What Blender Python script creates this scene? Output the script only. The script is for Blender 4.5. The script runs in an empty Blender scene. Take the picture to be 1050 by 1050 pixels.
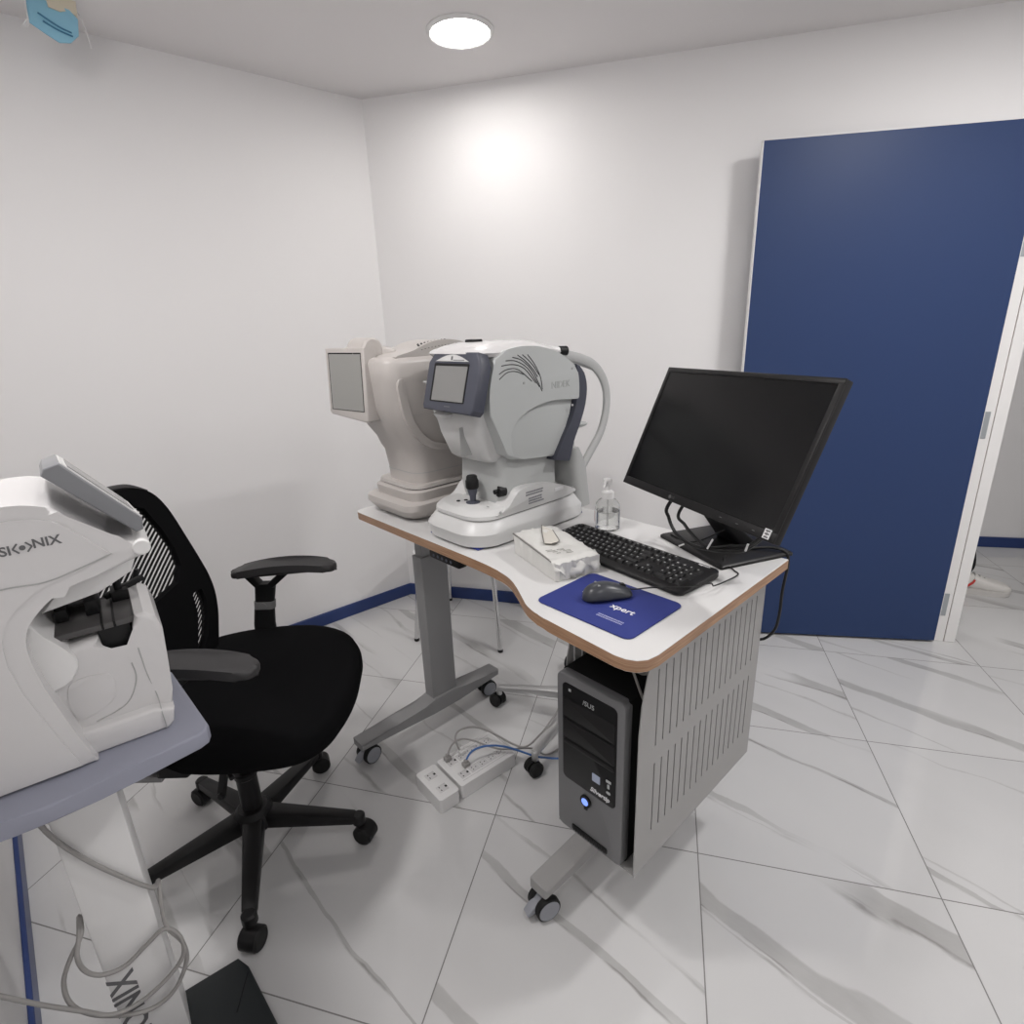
import bpy, bmesh, math, random
from mathutils import Matrix, Vector
random.seed(7)
SC = bpy.context.scene
COL = SC.collection
PI = math.pi
def R(d): return math.radians(d)

# ---------------------------------------------------------------- materials
MATS = {}
def nd(nt, t, **kw):
    n = nt.nodes.new(t)
    for k, v in kw.items(): setattr(n, k, v)
    return n
def mat(name, col, rough=.5, metal=0., spec=.5, bump=0., bscale=60., vary=0., coat=0., emit=None, trans=0., ior=1.45, alpha=1.):
    if name in MATS: return MATS[name]
    m = bpy.data.materials.new(name); m.use_nodes = True
    nt = m.node_tree; b = nt.nodes['Principled BSDF']
    b.inputs['Base Color'].default_value = (*col, 1)
    b.inputs['Roughness'].default_value = rough
    b.inputs['Metallic'].default_value = metal
    b.inputs['Specular IOR Level'].default_value = spec
    b.inputs['Coat Weight'].default_value = coat
    b.inputs['Transmission Weight'].default_value = trans
    b.inputs['IOR'].default_value = ior
    b.inputs['Alpha'].default_value = alpha
    tc = nd(nt, 'ShaderNodeTexCoord')
    nz = nd(nt, 'ShaderNodeTexNoise'); nz.inputs['Scale'].default_value = bscale; nz.inputs['Detail'].default_value = 3
    nt.links.new(tc.outputs['Object'], nz.inputs['Vector'])
    if vary:
        mx = nd(nt, 'ShaderNodeMix', data_type='RGBA')
        mx.inputs['A'].default_value = (*[c*(1-vary) for c in col], 1); mx.inputs['B'].default_value = (*[min(1, c*(1+vary)) for c in col], 1)
        nt.links.new(nz.outputs['Fac'], mx.inputs['Factor']); nt.links.new(mx.outputs['Result'], b.inputs['Base Color'])
    if bump:
        bp = nd(nt, 'ShaderNodeBump'); bp.inputs['Strength'].default_value = bump; bp.inputs['Distance'].default_value = .002
        nt.links.new(nz.outputs['Fac'], bp.inputs['Height']); nt.links.new(bp.outputs['Normal'], b.inputs['Normal'])
    if emit:
        b.inputs['Emission Color'].default_value = (*emit[0], 1); b.inputs['Emission Strength'].default_value = emit[1]
    MATS[name] = m
    return m

def floor_material():
    m = bpy.data.materials.new('polished_marble_tile'); m.use_nodes = True
    nt = m.node_tree; L = nt.links.new; b = nt.nodes['Principled BSDF']
    tc = nd(nt, 'ShaderNodeTexCoord')
    def M(op, a, b_=None, c=None):
        n = nd(nt, 'ShaderNodeMath', operation=op)
        for i, v in enumerate((a, b_, c)):
            if v is None: continue
            if isinstance(v, (int, float)): n.inputs[i].default_value = v
            else: L(v, n.inputs[i])
        return n.outputs[0]
    mp = nd(nt, 'ShaderNodeMapping', vector_type='TEXTURE')   # world -> tile units
    mp.inputs['Location'].default_value = (TX, TY, 0); mp.inputs['Rotation'].default_value = (0, 0, TILE_ROT); mp.inputs['Scale'].default_value = (TILE, TILE, 1)
    L(tc.outputs['Object'], mp.inputs['Vector'])
    sx = nd(nt, 'ShaderNodeSeparateXYZ'); L(mp.outputs['Vector'], sx.inputs[0])
    fx = M('FRACT', sx.outputs['X']); fy = M('FRACT', sx.outputs['Y'])
    ex = M('MINIMUM', fx, M('SUBTRACT', 1, fx)); ey = M('MINIMUM', fy, M('SUBTRACT', 1, fy))
    e = M('MINIMUM', ex, ey)
    grout = M('LESS_THAN', e, .0026)
    cell = nd(nt, 'ShaderNodeVectorMath', operation='FLOOR'); L(mp.outputs['Vector'], cell.inputs[0])
    wn = nd(nt, 'ShaderNodeTexWhiteNoise', noise_dimensions='3D'); L(cell.outputs[0], wn.inputs['Vector'])
    off = nd(nt, 'ShaderNodeVectorMath', operation='SCALE'); L(wn.outputs['Color'], off.inputs[0]); off.inputs['Scale'].default_value = 23
    ad = nd(nt, 'ShaderNodeVectorMath', operation='ADD'); L(mp.outputs['Vector'], ad.inputs[0]); L(off.outputs[0], ad.inputs[1])
    m2 = nd(nt, 'ShaderNodeMapping'); m2.inputs['Rotation'].default_value = (0, 0, R(-149))
    L(ad.outputs[0], m2.inputs['Vector'])
    m3 = nd(nt, 'ShaderNodeMapping'); m3.inputs['Scale'].default_value = (.55, 1.3, 1); L(m2.outputs['Vector'], m3.inputs['Vector'])
    def noise(sc, det, rough, dist=0, vec=None):
        n = nd(nt, 'ShaderNodeTexNoise'); n.inputs['Scale'].default_value = sc; n.inputs['Detail'].default_value = det
        n.inputs['Roughness'].default_value = rough; n.inputs['Distortion'].default_value = dist
        L(vec or m3.outputs['Vector'], n.inputs['Vector']); return n.outputs['Fac']
    def ss(x, a, b_):
        n = nd(nt, 'ShaderNodeMapRange', interpolation_type='SMOOTHSTEP'); L(x, n.inputs['Value'])
        for nm, v in (('From Min', a), ('From Max', b_)):
            if isinstance(v, (int, float)): n.inputs[nm].default_value = v
            else: L(v, n.inputs[nm])
        return n.outputs['Result']
    sq = nd(nt, 'ShaderNodeSeparateXYZ'); L(m2.outputs['Vector'], sq.inputs[0])
    warp = M('ADD', M('MULTIPLY', M('SUBTRACT', noise(1.3, 3, .5), .5), 1.0), M('MULTIPLY', M('SUBTRACT', noise(9, 5, .6), .5), .10))
    def streaks(freq, wmin, wmax, keep, shift):
        v = M('ADD', M('MULTIPLY', sq.outputs['Y'], freq), M('ADD', M('MULTIPLY', warp, freq*.36), shift))
        k = M('FLOOR', v); fr = M('FRACT', v)
        cv = nd(nt, 'ShaderNodeCombineXYZ'); L(k, cv.inputs[0]); cv.inputs[1].default_value = shift; L(M('FLOOR', M('MULTIPLY', sq.outputs['X'], .001)), cv.inputs[2])
        w = nd(nt, 'ShaderNodeTexWhiteNoise', noise_dimensions='3D'); L(cv.outputs[0], w.inputs['Vector'])
        rc = nd(nt, 'ShaderNodeSeparateColor'); L(w.outputs['Color'], rc.inputs[0])
        cen = M('ADD', .35, M('MULTIPLY', rc.outputs[0], .3))
        wd = M('MULTIPLY', M('ADD', wmin, M('MULTIPLY', rc.outputs[1], wmax-wmin)), M('ADD', .25, M('MULTIPLY', noise(2.2, 2, .5), 1.6)))
        d = M('SUBTRACT', fr, cen); ad_ = M('ABSOLUTE', d)
        fill = M('SUBTRACT', 1, ss(ad_, M('MULTIPLY', wd, .75), wd))
        tex = M('ADD', .45, M('MULTIPLY', noise(7, 5, .65), .9))
        edge = M('SUBTRACT', 1, ss(M('ABSOLUTE', M('SUBTRACT', d, M('MULTIPLY', wd, .85))), 0., .028*freq/2))
        edge = M('MULTIPLY', edge, ss(noise(4.5, 3, .6), .42, .62))
        msk = ss(noise(1.7, 2, .5, 0, None), .40, .52)
        on = M('MULTIPLY', M('LESS_THAN', rc.outputs[2], keep), msk)
        return M('MULTIPLY', on, M('MAXIMUM', M('MULTIPLY', M('MULTIPLY', fill, tex), .42), M('MULTIPLY', edge, .75)))
    vein = M('MAXIMUM', streaks(2.1, .02, .12, .68, 3.3), M('MULTIPLY', streaks(3.7, .008, .03, .55, 17.7), .7))
    cloud = noise(.9, 3, .6)
    mc = nd(nt, 'ShaderNodeMix', data_type='RGBA'); L(cloud, mc.inputs['Factor'])
    mc.inputs['A'].default_value = (.53, .53, .535, 1); mc.inputs['B'].default_value = (.63, .625, .62, 1)
    mv = nd(nt, 'ShaderNodeMix', data_type='RGBA'); L(vein, mv.inputs['Factor']); L(mc.outputs['Result'], mv.inputs['A']); mv.inputs['B'].default_value = (.20, .19, .18, 1)
    mg = nd(nt, 'ShaderNodeMix', data_type='RGBA'); L(grout, mg.inputs['Factor']); L(mv.outputs['Result'], mg.inputs['A']); mg.inputs['B'].default_value = (.19, .185, .18, 1)
    L(mg.outputs['Result'], b.inputs['Base Color'])
    mr = nd(nt, 'ShaderNodeMix', data_type='FLOAT'); L(grout, mr.inputs['Factor']); mr.inputs['A'].default_value = .085; mr.inputs['B'].default_value = .6
    L(mr.outputs['Result'], b.inputs['Roughness'])
    b.inputs['Specular IOR Level'].default_value = .55
    return m

def ply_material():
    m = bpy.data.materials.new('plywood_edge'); m.use_nodes = True
    nt = m.node_tree; L = nt.links.new; b = nt.nodes['Principled BSDF']; b.inputs['Roughness'].default_value = .45
    tc = nd(nt, 'ShaderNodeTexCoord')
    mp = nd(nt, 'ShaderNodeMapping'); mp.inputs['Scale'].default_value = (14, 14, 420); L(tc.outputs['Object'], mp.inputs['Vector'])
    n = nd(nt, 'ShaderNodeTexNoise'); n.inputs['Scale'].default_value = 1; n.inputs['Detail'].default_value = 4; L(mp.outputs['Vector'], n.inputs['Vector'])
    cr = nd(nt, 'ShaderNodeValToRGB'); L(n.outputs['Fac'], cr.inputs['Fac'])
    cr.color_ramp.elements[0].position = .3; cr.color_ramp.elements[0].color = (.25, .135, .075, 1)
    cr.color_ramp.elements[1].position = .7; cr.color_ramp.elements[1].color = (.44, .27, .165, 1)
    L(cr.outputs['Color'], b.inputs['Base Color'])
    return m

# ---------------------------------------------------------------- mesh helpers
def catmull(pts, n=6, closed=False):
    P = [Vector(p) for p in pts]; out = []; N = len(P)
    rng = range(N if closed else N-1)
    for i in rng:
        if closed: a, b, c, d = P[(i-1) % N], P[i], P[(i+1) % N], P[(i+2) % N]
        else: a, b, c, d = P[max(i-1, 0)], P[i], P[i+1], P[min(i+2, N-1)]
        for k in range(n):
            t = k/n
            out.append(.5*((2*b)+(c-a)*t+(2*a-5*b+4*c-d)*t*t+(3*b-a-3*c+d)*t**3))
    if not closed: out.append(P[-1])
    return out
def rrect(hx, hy, r, k=5):
    r = min(r, hx*.999, hy*.999); out = []
    for (sx, sy, a0) in ((1, 1, 0), (-1, 1, 90), (-1, -1, 180), (1, -1, 270)):
        for i in range(k+1):
            a = R(a0+90*i/k)
            out.append((sx*(hx-r)+r*math.cos(a), sy*(hy-r)+r*math.sin(a)))
    return out

class MB:
    def __init__(s): s.bm = bmesh.new()
    def _bev(s, edges, w, seg):
        if w > 0 and edges:
            bmesh.ops.bevel(s.bm, geom=list(edges), offset=w, segments=seg, profile=.5, affect='EDGES', clamp_overlap=True)
    def box(s, x0, x1, y0, y1, z0, z1, bev=0, seg=2, M=None):
        bm2 = bmesh.new()
        v = [bm2.verts.new(p) for p in ((x0,y0,z0),(x1,y0,z0),(x1,y1,z0),(x0,y1,z0),(x0,y0,z1),(x1,y0,z1),(x1,y1,z1),(x0,y1,z1))]
        for f in ((0,3,2,1),(4,5,6,7),(0,1,5,4),(1,2,6,5),(2,3,7,6),(3,0,4,7)): bm2.faces.new([v[i] for i in f])
        if bev: bmesh.ops.bevel(bm2, geom=list(bm2.edges), offset=bev, segments=seg, profile=.5, affect='EDGES', clamp_overlap=True)
        s._merge(bm2, M); return s
    def _merge(s, bm2, M=None, mi=None):
        if M is not None: bmesh.ops.transform(bm2, matrix=M, verts=bm2.verts)
        if mi is not None:
            for f in bm2.faces: f.material_index = mi
        me = bpy.data.meshes.new('tmp'); bm2.to_mesh(me); bm2.free(); s.bm.from_mesh(me); bpy.data.meshes.remove(me)
    def prism(s, outline, t0, t1, f, bev=0, seg=3, M=None, capsonly=True, side_mi=None):
        """outline 2D (p,q); extruded t0..t1; f(p,q,t)->xyz"""
        bm2 = bmesh.new()
        a = [bm2.verts.new(f(p, q, t0)) for p, q in outline]; b = [bm2.verts.new(f(p, q, t1)) for p, q in outline]
        n = len(a); fa = bm2.faces.new(a); fb = bm2.faces.new(b[::-1])
        for i in range(n):
            fs = bm2.faces.new((a[i], b[i], b[(i+1) % n], a[(i+1) % n]))
            if side_mi is not None: fs.material_index = side_mi
        if bev:
            ed = set(fa.edges) | set(fb.edges)
            bmesh.ops.bevel(bm2, geom=list(ed), offset=bev, segments=seg, profile=.5, affect='EDGES', clamp_overlap=True)
        bmesh.ops.recalc_face_normals(bm2, faces=bm2.faces)
        s._merge(bm2, M); return s
    def loft(s, secs, k=5, M=None, f=None, bev=0, seg=3):
        """secs: (t, cx, cy, hx, hy, r)"""
        bm2 = bmesh.new(); rings = []
        f = f or (lambda x, y, t: (x, y, t))
        for (t, cx, cy, hx, hy, r) in secs:
            rings.append([bm2.verts.new(f(cx+x, cy+y, t)) for x, y in rrect(hx, hy, r, k)])
        n = len(rings[0])
        for A, B in zip(rings, rings[1:]):
            for i in range(n): bm2.faces.new((A[i], A[(i+1) % n], B[(i+1) % n], B[i]))
        f0 = bm2.faces.new(rings[0][::-1]); f1 = bm2.faces.new(rings[-1])
        if bev: bmesh.ops.bevel(bm2, geom=list(set(f0.edges) | set(f1.edges)), offset=bev, segments=seg, profile=.5, affect='EDGES', clamp_overlap=True)
        bmesh.ops.recalc_face_normals(bm2, faces=bm2.faces)
        s._merge(bm2, M); return s
    def lathe(s, prof, n=28, M=None, caps=True):
        bm2 = bmesh.new(); rings = []
        for r, z in prof:
            if r < 1e-6: rings.append([bm2.verts.new((0, 0, z))])
            else: rings.append([bm2.verts.new((r*math.cos(2*PI*i/n), r*math.sin(2*PI*i/n), z)) for i in range(n)])
        for A, B in zip(rings, rings[1:]):
            if len(A) == 1 and len(B) == 1: continue
            for i in range(n):
                j = (i+1) % n
                if len(A) == 1: bm2.faces.new((A[0], B[j], B[i]))
                elif len(B) == 1: bm2.faces.new((A[i], A[j], B[0]))
                else: bm2.faces.new((A[i], A[j], B[j], B[i]))
        for ring, fl in ((rings[0], True), (rings[-1], False)):
            if caps and len(ring) > 1: bm2.faces.new(ring[::-1] if fl else ring)
        bmesh.ops.recalc_face_normals(bm2, faces=bm2.faces)
        s._merge(bm2, M); return s
    def cyl(s, p, q, r, n=16, r2=None, bev=0):
        p, q = Vector(p), Vector(q); L = (q-p).length; r2 = r if r2 is None else r2
        M = Matrix.Translation(p) @ (q-p).to_track_quat('Z', 'Y').to_matrix().to_4x4()
        b = min(bev, L*.4, r*.4)
        prof = [(r, 0), (r2, L)] if not b else [(r-b, 0), (r, b), (r2, L-b), (r2-b, L)]
        return s.lathe(prof, n, M)
    def tube(s, pts, r, seg=8, sm=6, rr=None, flat=None):
        P = catmull(pts, sm) if sm else [Vector(p) for p in pts]
        n = len(P); bm2 = bmesh.new(); rings = []
        T = [(P[min(i+1, n-1)]-P[max(i-1, 0)]).normalized() for i in range(n)]
        N = T[0].orthogonal().normalized()
        if flat is not None: N = (Vector(flat)-T[0]*Vector(flat).dot(T[0])).normalized()
        for i in range(n):
            N = (N-T[i]*N.dot(T[i])).normalized(); B = T[i].cross(N)
            t = i/(n-1); ra = r if rr is None else (rr[0]+(rr[1]-rr[0])*t)
            rb = ra if flat is None else ra*.55
            rings.append([bm2.verts.new(P[i]+N*ra*math.cos(2*PI*j/seg)+B*rb*math.sin(2*PI*j/seg)) for j in range(seg)])
        for A, Bq in zip(rings, rings[1:]):
            for j in range(seg): bm2.faces.new((A[j], A[(j+1) % seg], Bq[(j+1) % seg], Bq[j]))
        bm2.faces.new(rings[0][::-1]); bm2.faces.new(rings[-1])
        bmesh.ops.recalc_face_normals(bm2, faces=bm2.faces)
        s._merge(bm2); return s
    def bar(s, p, q, w, h, up=(0, 0, 1), bev=0, w2=None, h2=None):
        """rectangular bar from p to q, w across, h along up"""
        p, q, up = Vector(p), Vector(q), Vector(up); d = (q-p).normalized(); sd = d.cross(up).normalized(); u = sd.cross(d)
        w2 = w if w2 is None else w2; h2 = h if h2 is None else h2
        bm2 = bmesh.new(); rg = []
        for c, ww, hh in ((p, w, h), (q, w2, h2)):
            rg.append([bm2.verts.new(c+sd*x*ww/2+u*y*hh/2) for x, y in ((-1, -1), (1, -1), (1, 1), (-1, 1))])
        bm2.faces.new(rg[0][::-1]); bm2.faces.new(rg[1])
        for i in range(4): bm2.faces.new((rg[0][i], rg[0][(i+1) % 4], rg[1][(i+1) % 4], rg[1][i]))
        if bev: bmesh.ops.bevel(bm2, geom=list(bm2.edges), offset=bev, segments=2, profile=.5, affect='EDGES', clamp_overlap=True)
        bmesh.ops.recalc_face_normals(bm2, faces=bm2.faces)
        s._merge(bm2); return s
    def ball(s, c, rx, ry=None, rz=None, u=20, v=12, M=None):
        bm2 = bmesh.new(); bmesh.ops.create_uvsphere(bm2, u_segments=u, v_segments=v, radius=1)
        T = Matrix.Translation(Vector(c)) @ (M or Matrix()) @ Matrix.Diagonal((rx, ry or rx, rz or rx, 1))
        s._merge(bm2, T); return s
    def text(s, body, size, M, ext=.0004, align='CENTER', shear=0., off=0.):
        cu = bpy.data.curves.new('tmp_text', 'FONT'); cu.body = body; cu.size = size; cu.extrude = ext; cu.align_x = align; cu.align_y = 'CENTER'; cu.shear = shear; cu.offset = off
        cu.resolution_u = 3
        o = bpy.data.objects.new('tmp_text', cu); COL.objects.link(o)
        dg = bpy.context.evaluated_depsgraph_get()
        me = bpy.data.meshes.new_from_object(o.evaluated_get(dg))
        me.transform(M); s.bm.from_mesh(me); bpy.data.meshes.remove(me)
        bpy.data.objects.remove(o); bpy.data.curves.remove(cu); return s
    def xf(s, M): bmesh.ops.transform(s.bm, matrix=M, verts=s.bm.verts); return s
    def fn(s, f):
        for v in s.bm.verts: v.co = f(v.co)
        return s
    def build(s, name, m, parent=None, ang=35, flat=False, label=None, kind=None, sub=0):
        off = BASE.get(parent.name, Vector()) if parent else Vector()
        for v in s.bm.verts: v.co -= off
        me = bpy.data.meshes.new(name); s.bm.to_mesh(me); s.bm.free()
        for mm in (m if isinstance(m, (list, tuple)) else [m]): me.materials.append(mm)
        if not flat:
            me.shade_smooth()
            if ang: me.set_sharp_from_angle(angle=R(ang))
        o = bpy.data.objects.new(name, me); COL.objects.link(o)
        if parent:
            o.parent = parent; BASE[o.name] = off
        if label: o['label'] = label
        if kind: o['kind'] = kind
        if sub:
            md = o.modifiers.new('smooth', 'SUBSURF'); md.levels = sub; md.render_levels = sub
        return o
BASE = {}
def tag(o, label, cat, group=None):
    o['label'] = label; o['category'] = cat
    if group: o['group'] = group
    return o
def thing(name, label, cat, frame=(0, 0, 0), base=(0, 0, 0), group=None):
    """frame = (ox, oy, rot) ; base in that frame. Parts are modelled in frame coordinates."""
    o = bpy.data.objects.new(name, None); COL.objects.link(o); o.empty_display_size = .05
    c, s = math.cos(frame[2]), math.sin(frame[2])
    o.location = (frame[0]+c*base[0]-s*base[1], frame[1]+s*base[0]+c*base[1], base[2]); o.rotation_euler = (0, 0, frame[2])
    BASE[o.name] = Vector(base)
    return tag(o, label, cat, group)
def single(mb, name, m, label, cat, frame=(0, 0, 0), base=(0, 0, 0), group=None, **kw):
    """a thing that is one mesh"""
    for v in mb.bm.verts: v.co -= Vector(base)
    o = mb.build(name, m, None, **kw)
    c, s = math.cos(frame[2]), math.sin(frame[2])
    o.location = (frame[0]+c*base[0]-s*base[1], frame[1]+s*base[0]+c*base[1], base[2]); o.rotation_euler = (0, 0, frame[2])
    BASE[o.name] = Vector(base)
    return tag(o, label, cat, group)
def struct(mb, name, m, parent=None, **kw):
    o = mb.build(name, m, parent, **kw)
    if not parent: o['kind'] = 'structure'
    return o
def carve(o, cutter):
    """subtract a mesh from o for good"""
    for v in cutter.bm.verts: v.co -= BASE.get(o.name, Vector())
    me = bpy.data.meshes.new('cut'); cutter.bm.to_mesh(me); cutter.bm.free()
    c = bpy.data.objects.new('cut', me); COL.objects.link(c); c.parent = o.parent
    md = o.modifiers.new('b', 'BOOLEAN'); md.operation = 'DIFFERENCE'; md.solver = 'EXACT'; md.object = c
    bpy.context.view_layer.update()
    dg = bpy.context.evaluated_depsgraph_get()
    new = bpy.data.meshes.new_from_object(o.evaluated_get(dg)); o.modifiers.clear(); old = o.data; o.data = new; new.name = old.name
    bpy.data.objects.remove(c); bpy.data.meshes.remove(me)
    new.shade_smooth(); new.set_sharp_from_angle(angle=R(30))

# ---------------------------------------------------------------- measured frames
TILE = .6; TILE_ROT = -.2676; TX = -1.5434*TILE; TY = 4.7634*TILE; EYE = 2.3966*TILE
CEIL = 2.43
th = R(42.8)
DESK = (.2075, .8667, th-PI/2)       # x = right along the front edge (= -a), y = depth, origin at the front right corner
CST = (0, 0, R(36))                  # measuring-instrument table on the left
ZD = .865                            # desk top height
def A(a, d, z): return (-a, d, z)

white_wall = mat('white_wall_paint', (.80, .79, .79), .7, bump=.05, bscale=300)
ceil_m = mat('ceiling_paint', (.76, .74, .74), .8)
navy = mat('navy_skirting', (.022, .045, .16), .35)
navy_door = mat('navy_door_laminate', (.023, .046, .128), .45, spec=.35)
door_edge = mat('white_door_edge', (.78, .77, .76), .5)
white_pl = mat('white_plastic', (.76, .755, .75), .35)
white_glossy = mat('white_glossy_shell', (.64, .63, .63), .25, coat=.2)
warm_pl = mat('warm_white_plastic', (.50, .470, .448), .32)
cool_pl = mat('cool_grey_plastic', (.48, .495, .49), .38)
cool_lt = mat('pale_grey_plastic', (.60, .60, .595), .34)
cool_dk = mat('mid_grey_plastic', (.40, .405, .40), .4)
slate = mat('slate_blue_plastic', (.062, .066, .088), .42)
lcd = mat('unlit_touch_screen', (.23, .23, .225), .25)
black_pl = mat('black_plastic', (.010, .010, .0105), .45, spec=.28)
black_sat = mat('satin_black_plastic', (.012, .0115, .012), .40, spec=.3)
black_arm = mat('soft_black_armrest', (.030, .029, .030), .45, spec=.4)
fabric = mat('black_seat_fabric', (.0045, .0045, .005), .95, spec=.06, bump=.35, bscale=700)
mesh_m = mat('black_mesh_fabric', (.012, .012, .012), .8, spec=.2)
rubber = mat('black_rubber', (.014, .014, .014), .55, spec=.3)
grey_met = mat('grey_powder_coat', (.27, .27, .272), .42)
grey_lt = mat('light_grey_powder_coat', (.325, .32, .315), .45)
chrome = mat('chrome', (.72, .72, .72), .16, metal=1.)
alu = mat('brushed_aluminium', (.55, .55, .55), .35, metal=.8)
steel_hinge = mat('hinge_steel', (.42, .45, .47), .35, metal=.7)
wheel_grey = mat('grey_wheel', (.30, .31, .34), .45)
silver = mat('silver_bezel', (.19, .19, .195), .38, metal=.35)
glossblk = mat('gloss_black', (.005, .005, .0055), .28, spec=.3)
tabletop_w = mat('white_laminate', (.64, .635, .63), .3)
ply = ply_material()
blue_grey = mat('blue_grey_tabletop', (.285, .295, .36), .5)
pad_blue = mat('navy_mousepad', (.022, .034, .19), .7)
print_w = mat('white_print', (.75, .75, .76), .6)
print_g = mat('grey_print', (.13, .13, .135), .6)
print_l = mat('light_grey_print', (.42, .43, .43), .6)
cable_g = mat('grey_cable', (.32, .31, .30), .5)
cable_b = mat('blue_cable', (.06, .16, .42), .45)
cable_k = mat('black_cable', (.008, .008, .008), .45)
dark_plate = mat('charcoal_plate', (.020, .024, .026), .45)
red = mat('red_print', (.45, .035, .025), .5)
seam = mat('dark_seam', (.05, .05, .05), .6)

# ---------------------------------------------------------------- camera
F = 580.08; PITCH = .3142; ROLL = .0366
cp, sp = math.cos(PITCH), math.sin(PITCH)
r0 = Vector((1, 0, 0)); d0 = Vector((0, -sp, -cp)); fw = Vector((0, cp, -sp))
cr_, sr_ = math.cos(ROLL), math.sin(ROLL)
rt = cr_*r0+sr_*d0; dn = -sr_*r0+cr_*d0
cam = bpy.data.cameras.new('camera'); cam.sensor_width = 36; cam.lens = F/1050*36; cam.clip_start = .02
co = bpy.data.objects.new('camera', cam); COL.objects.link(co); SC.camera = co
up, bk = -dn, -fw
co.matrix_world = Matrix(((rt.x, up.x, bk.x, 0), (rt.y, up.y, bk.y, 0), (rt.z, up.z, bk.z, EYE), (0, 0, 0, 1)))

# ---------------------------------------------------------------- room shell
C0 = Vector((-.602, 2.975)); dl = Vector((math.cos(R(40.2)), math.sin(R(40.2)))); db = Vector((math.cos(R(-15.2)), math.sin(R(-15.2))))
nb = Vector((-db.y, db.x))            # outward (into the hall)
C1 = C0-dl*1.79                        # left wall / near wall corner
dn_ = Vector((.669, -.743))
C2 = C1+dn_*3.3
C3 = C0+db*4.3
C4 = C3-nb*3.35
def wall_run(mb, p, q, out, z0, z1, t=.08):
    """vertical slab from p to q, inner face on the line, thickness t to the outside"""
    o = [(p.x, p.y), (q.x, q.y), (q.x+out.x*t, q.y+out.y*t), (p.x+out.x*t, p.y+out.y*t)]
    return mb.prism(o, z0, z1, lambda a, b, t_: (a, b, t_))
def outward(p, q):
    d = (q-p).normalized(); n = Vector((-d.y, d.x)); cen = Vector((.8, 1.0))
    return n if (p-cen).dot(n) > 0 else -n
m_ = MB().box(-4, 6.5, -3, 7, -.06, 0); FLOOR = struct(m_, 'floor', floor_material())
m_ = MB().box(-4, 6.5, -3, 7, CEIL, CEIL+.06); struct(m_, 'ceiling', ceil_m)
o_l = outward(C0, C1)
struct(wall_run(MB(), C0+dl*.1, C1-dl*.08, o_l, 0, CEIL), 'wall_left', white_wall)
o_n = outward(C1, C2)
struct(wall_run(MB(), C1, C2, o_n, 0, CEIL), 'wall_side', white_wall)
def along(s): return C0+db*s
S_HIN = 2.60; S_OPEN0 = 2.700; S_OPEN1 = 3.56; DOORH = 2.09
W = .12
mb = MB(); wall_run(mb, along(0), along(S_OPEN0), nb, 0, CEIL, W); wall_run(mb, along(S_OPEN1), along(4.4), nb, 0, CEIL, W)
wall_run(mb, along(S_OPEN0), along(S_OPEN1), nb, DOORH, CEIL, W)
struct(mb, 'wall_back', white_wall)
struct(wall_run(MB(), C3, C4, outward(C3, C4), 0, CEIL), 'wall_right', white_wall)
struct(wall_run(MB(), C4, C2, outward(C4, C2), 0, CEIL), 'wall_front', white_wall)
# hall beyond the doorway
H0 = Vector((2.966, 3.366)); dh = Vector((math.cos(R(-13)), math.sin(R(-13)))); nh = Vector((-dh.y, dh.x))
struct(wall_run(MB(), H0-dh*2.2, H0+dh*3.0, nh, 0, CEIL), 'wall_hall', white_wall)
p_ = H0-dh*2.2
struct(wall_run(MB(), along(.9)+nb*W, p_, Vector((-1, 0)), 0, CEIL), 'wall_hall_end', white_wall)
q_ = H0+dh*3.0
struct(wall_run(MB(), along(4.3)+nb*W, q_, Vector((1, 0)), 0, CEIL), 'wall_hall_far', white_wall)
# skirting
def skirt(p, q, out, h, name, t=.012):
    d = (q-p).normalized()
    o = [(p.x, p.y), (q.x, q.y), (q.x-out.x*t, q.y-out.y*t), (p.x-out.x*t, p.y-out.y*t)]
    struct(MB().prism(o, 0, h, lambda a, b, z: (a, b, z), bev=.002, seg=1), name, navy)
skirt(C0, C1, o_l, .066, 'baseboard_left'); skirt(C1, C2, o_n, .066, 'baseboard_side')
skirt(C0, along(S_HIN-.06), nb, .066, 'baseboard_back'); skirt(H0-dh*2.2, H0+dh*3.0, nh, .068, 'baseboard_hall')
# door frame round the opening
def bk_(s, n, z): p = along(s)+nb*n; return (p.x, p.y, z)
def bbox(mb, s0, s1, n0, n1, z0, z1, bev=0):
    return mb.prism([(s0, n0), (s1, n0), (s1, n1), (s0, n1)], z0, z1, lambda s, n, z: bk_(s, n, z), bev=bev, seg=1)
mb = MB()
bbox(mb, S_OPEN0-.085, S_OPEN0-.043, -.010, W+.012, 0, DOORH+.05, .0015)
bbox(mb, S_OPEN0-.041, S_OPEN0, -.014, W+.012, 0, DOORH+.05, .003)
bbox(mb, S_OPEN1, S_OPEN1+.085, -.012, W+.012, 0, DOORH+.05, .002)
bbox(mb, S_OPEN0, S_OPEN1, -.012, W+.012, DOORH-.005, DOORH+.05, .002)
struct(mb, 'trim_1', door_edge)
bb = MB(); bbox(bb, S_OPEN0-.0435, S_OPEN0-.0405, -.0085, .02, 0, DOORH+.04)
struct(bb, 'trim_2', mat('brown_door_seal', (.13, .075, .06), .7))
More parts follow.
